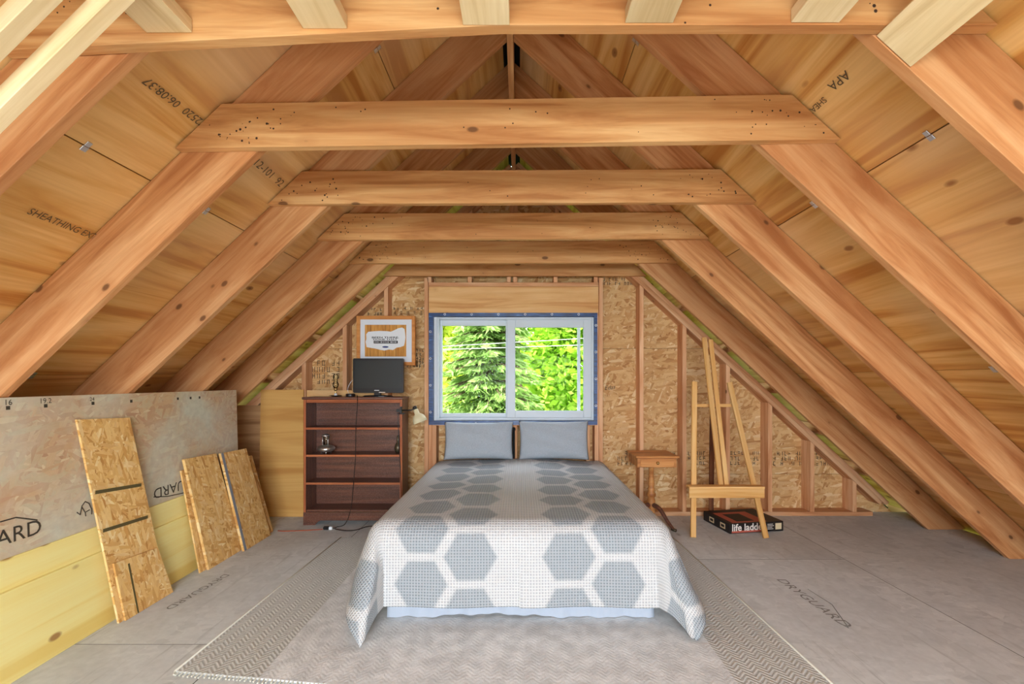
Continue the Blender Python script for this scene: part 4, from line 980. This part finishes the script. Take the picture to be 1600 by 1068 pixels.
def leaves(name, pts, size, mat, parent, droop=None, aspect=.55):
    n = len(pts); rs = np.random.RandomState(len(pts) % 1000)
    d1 = rs.normal(size=(n, 3)); d1[:, 2] *= .6
    if droop is not None: d1 = droop + .45 * d1
    d1 /= np.linalg.norm(d1, axis=1)[:, None]; d2 = np.cross(d1, rs.normal(size=(n, 3))); d2 /= np.linalg.norm(d2, axis=1)[:, None] + 1e-9
    sz = size * rs.uniform(.6, 1.35, n)[:, None]
    v = np.stack([pts - d1 * sz, pts + d2 * sz * aspect, pts + d1 * sz, pts - d2 * sz * aspect], 1).reshape(-1, 3)
    c = WM[parent.name].translation
    me = bpy.data.meshes.new(name); me.from_pydata((v - np.array(c)).tolist(), [], [(4 * i, 4 * i + 1, 4 * i + 2, 4 * i + 3) for i in range(n)]); me.materials.append(mat)
    return tag(put(bpy.data.objects.new(name, me), parent, Matrix.Translation(c)), kind='stuff')
def broadleaf(x, y, h, r, n, mat, label, seed, group=None):
    rs = np.random.RandomState(seed); o = thing('broadleaf_tree', (x, y, GZ), label, 'tree', group)
    MB().tube(catmull([(x, y, GZ), (x + .1, y, GZ + h * .3), (x - .05, y + .1, GZ + h * .6), (x, y, GZ + h * .85)]), [.16 - .13 * i / 24 for i in range(25)], 8).build('trunk', M['bark'], o, smooth=True)
    mb = MB(); cl = []
    for k in range(70):
        z = GZ + h * rs.uniform(.12, 1.0); rr = r * math.sqrt(max(.08, 1 - ((z - GZ) / h - .5) ** 2 * 2.6)); a = rs.uniform(0, 6.28); q = rs.uniform(.35, 1)
        e = Vector((x + rr * q * math.cos(a), y + rr * q * math.sin(a), z)); s_ = Vector((x, y, max(GZ + .5, z - .8)))
        mb.tube([s_, s_.lerp(e, .5) + Vector((0, 0, .15)), e], [.04, .025, .01], 5); cl.append(e)
    tag(mb.build('branches', M['bark'], o), kind='stuff')
    cl = np.array([tuple(c) for c in cl]); pick = rs.randint(0, len(cl), n); dr_ = rs.normal(size=(n, 3)); dr_ /= np.linalg.norm(dr_, axis=1)[:, None]
    pts = cl[pick] + dr_ * (rs.uniform(.25, 1, n) ** .5)[:, None] * np.array([r * .36, r * .36, h * .11])
    leaves('foliage', pts, .085 if y < 11.5 else .115, mat, o); return o
def fir(x, y, h, r, label, seed):
    rs = np.random.RandomState(seed); o = thing('fir_tree', (x, y, GZ), label, 'tree'); mb = MB(); P_ = []; D_ = []
    MB().tube([(x, y, GZ), (x, y, GZ + h)], [.17, .02], 10).build('trunk', M['bark'], o, smooth=True)
    z = GZ + .4
    while z < GZ + h - .1:
        f_ = 1 - (z - GZ) / h; L = r * f_ ** .8 + .1; nb_ = 13
        for k in range(nb_):
            a = rs.uniform(0, 6.28); ll = L * rs.uniform(.75, 1.05); dv = Vector((math.cos(a), math.sin(a), 0))
            pts = [Vector((x, y, z)), Vector((x, y, z)) + dv * ll * .5 + Vector((0, 0, .02)), Vector((x, y, z)) + dv * ll + Vector((0, 0, -.16 * ll))]
            mb.tube(pts, [.022, .014, .006], 4)
            m = int(95 * ll) + 14
            for q in range(m):
                tt = rs.uniform(.12, 1); w_ = .30 * ll * (1 - tt) ** .7 + .05; sd = rs.uniform(-1, 1)
                p = pts[0].lerp(pts[2], tt) + Vector((-dv.y, dv.x, 0)) * sd * w_ + Vector((0, 0, .05 * (1 - tt) - abs(sd) * w_ * .30 + rs.uniform(-.04, .03)))
                P_.append(tuple(p)); D_.append((dv.x - dv.y * sd * .9, dv.y + dv.x * sd * .9, -.45))
        z += .15
    tag(mb.build('branches', M['bark'], o), kind='stuff')
    leaves('needles', np.array(P_), .10, M['needle'], o, np.array(D_), .22); return o
fir(-.55, 8.6, 8.2, 1.5, 'dark green fir tree with drooping branches behind the window', 3)
broadleaf(-2.68, 12.7, 8.6, 1.55, 22000, M['leaf_y'], 'yellow-green leafy tree at the edge of the fixed window pane', 11)
broadleaf(2.08, 12.9, 8.8, 1.65, 24000, M['leaf_g'], 'bright green leafy tree filling the sliding sash', 12)
for k, x in enumerate((-12.6, -8.0, 7.4, 12.0)): broadleaf(x, 10.4 + (k % 2) * .6, 7.6, 1.45, 9000, M['leaf_g'], 'green leafy tree to the side of the window view', 40 + k, 'trees beside the window view')
for k in range(7): broadleaf(-15.9 + 5.3 * k, 18.4, 10.5, 1.8, 16000, M['leaf_g'] if k % 2 else M['leaf_y'], 'leafy tree in the far row behind the fir', 60 + k, 'trees in the far row')
M['wire'] = plain('pale_wire', srgb(226, 228, 220), .6)
for k, (v0, v1) in enumerate(((541, 529), (546, 539))):
    y = 6.5 + .18 * k; a, b = P(690, v0, y), P(905, v1, y); dr_ = (b - a) / (b - a).x
    pts = [a + dr_ * (x - a.x) + Vector((0, 0, .0012 * (x + .1) ** 2)) for x in np.linspace(-16, 16, 40)]
    tag(MB().tube(pts, .0045, 6).build('overhead_wire', M['wire'], None, M=Matrix.Translation(a), smooth=True), ('upper' if k == 0 else 'lower') + ' pale overhead wire crossing before the trees outside', 'wire')
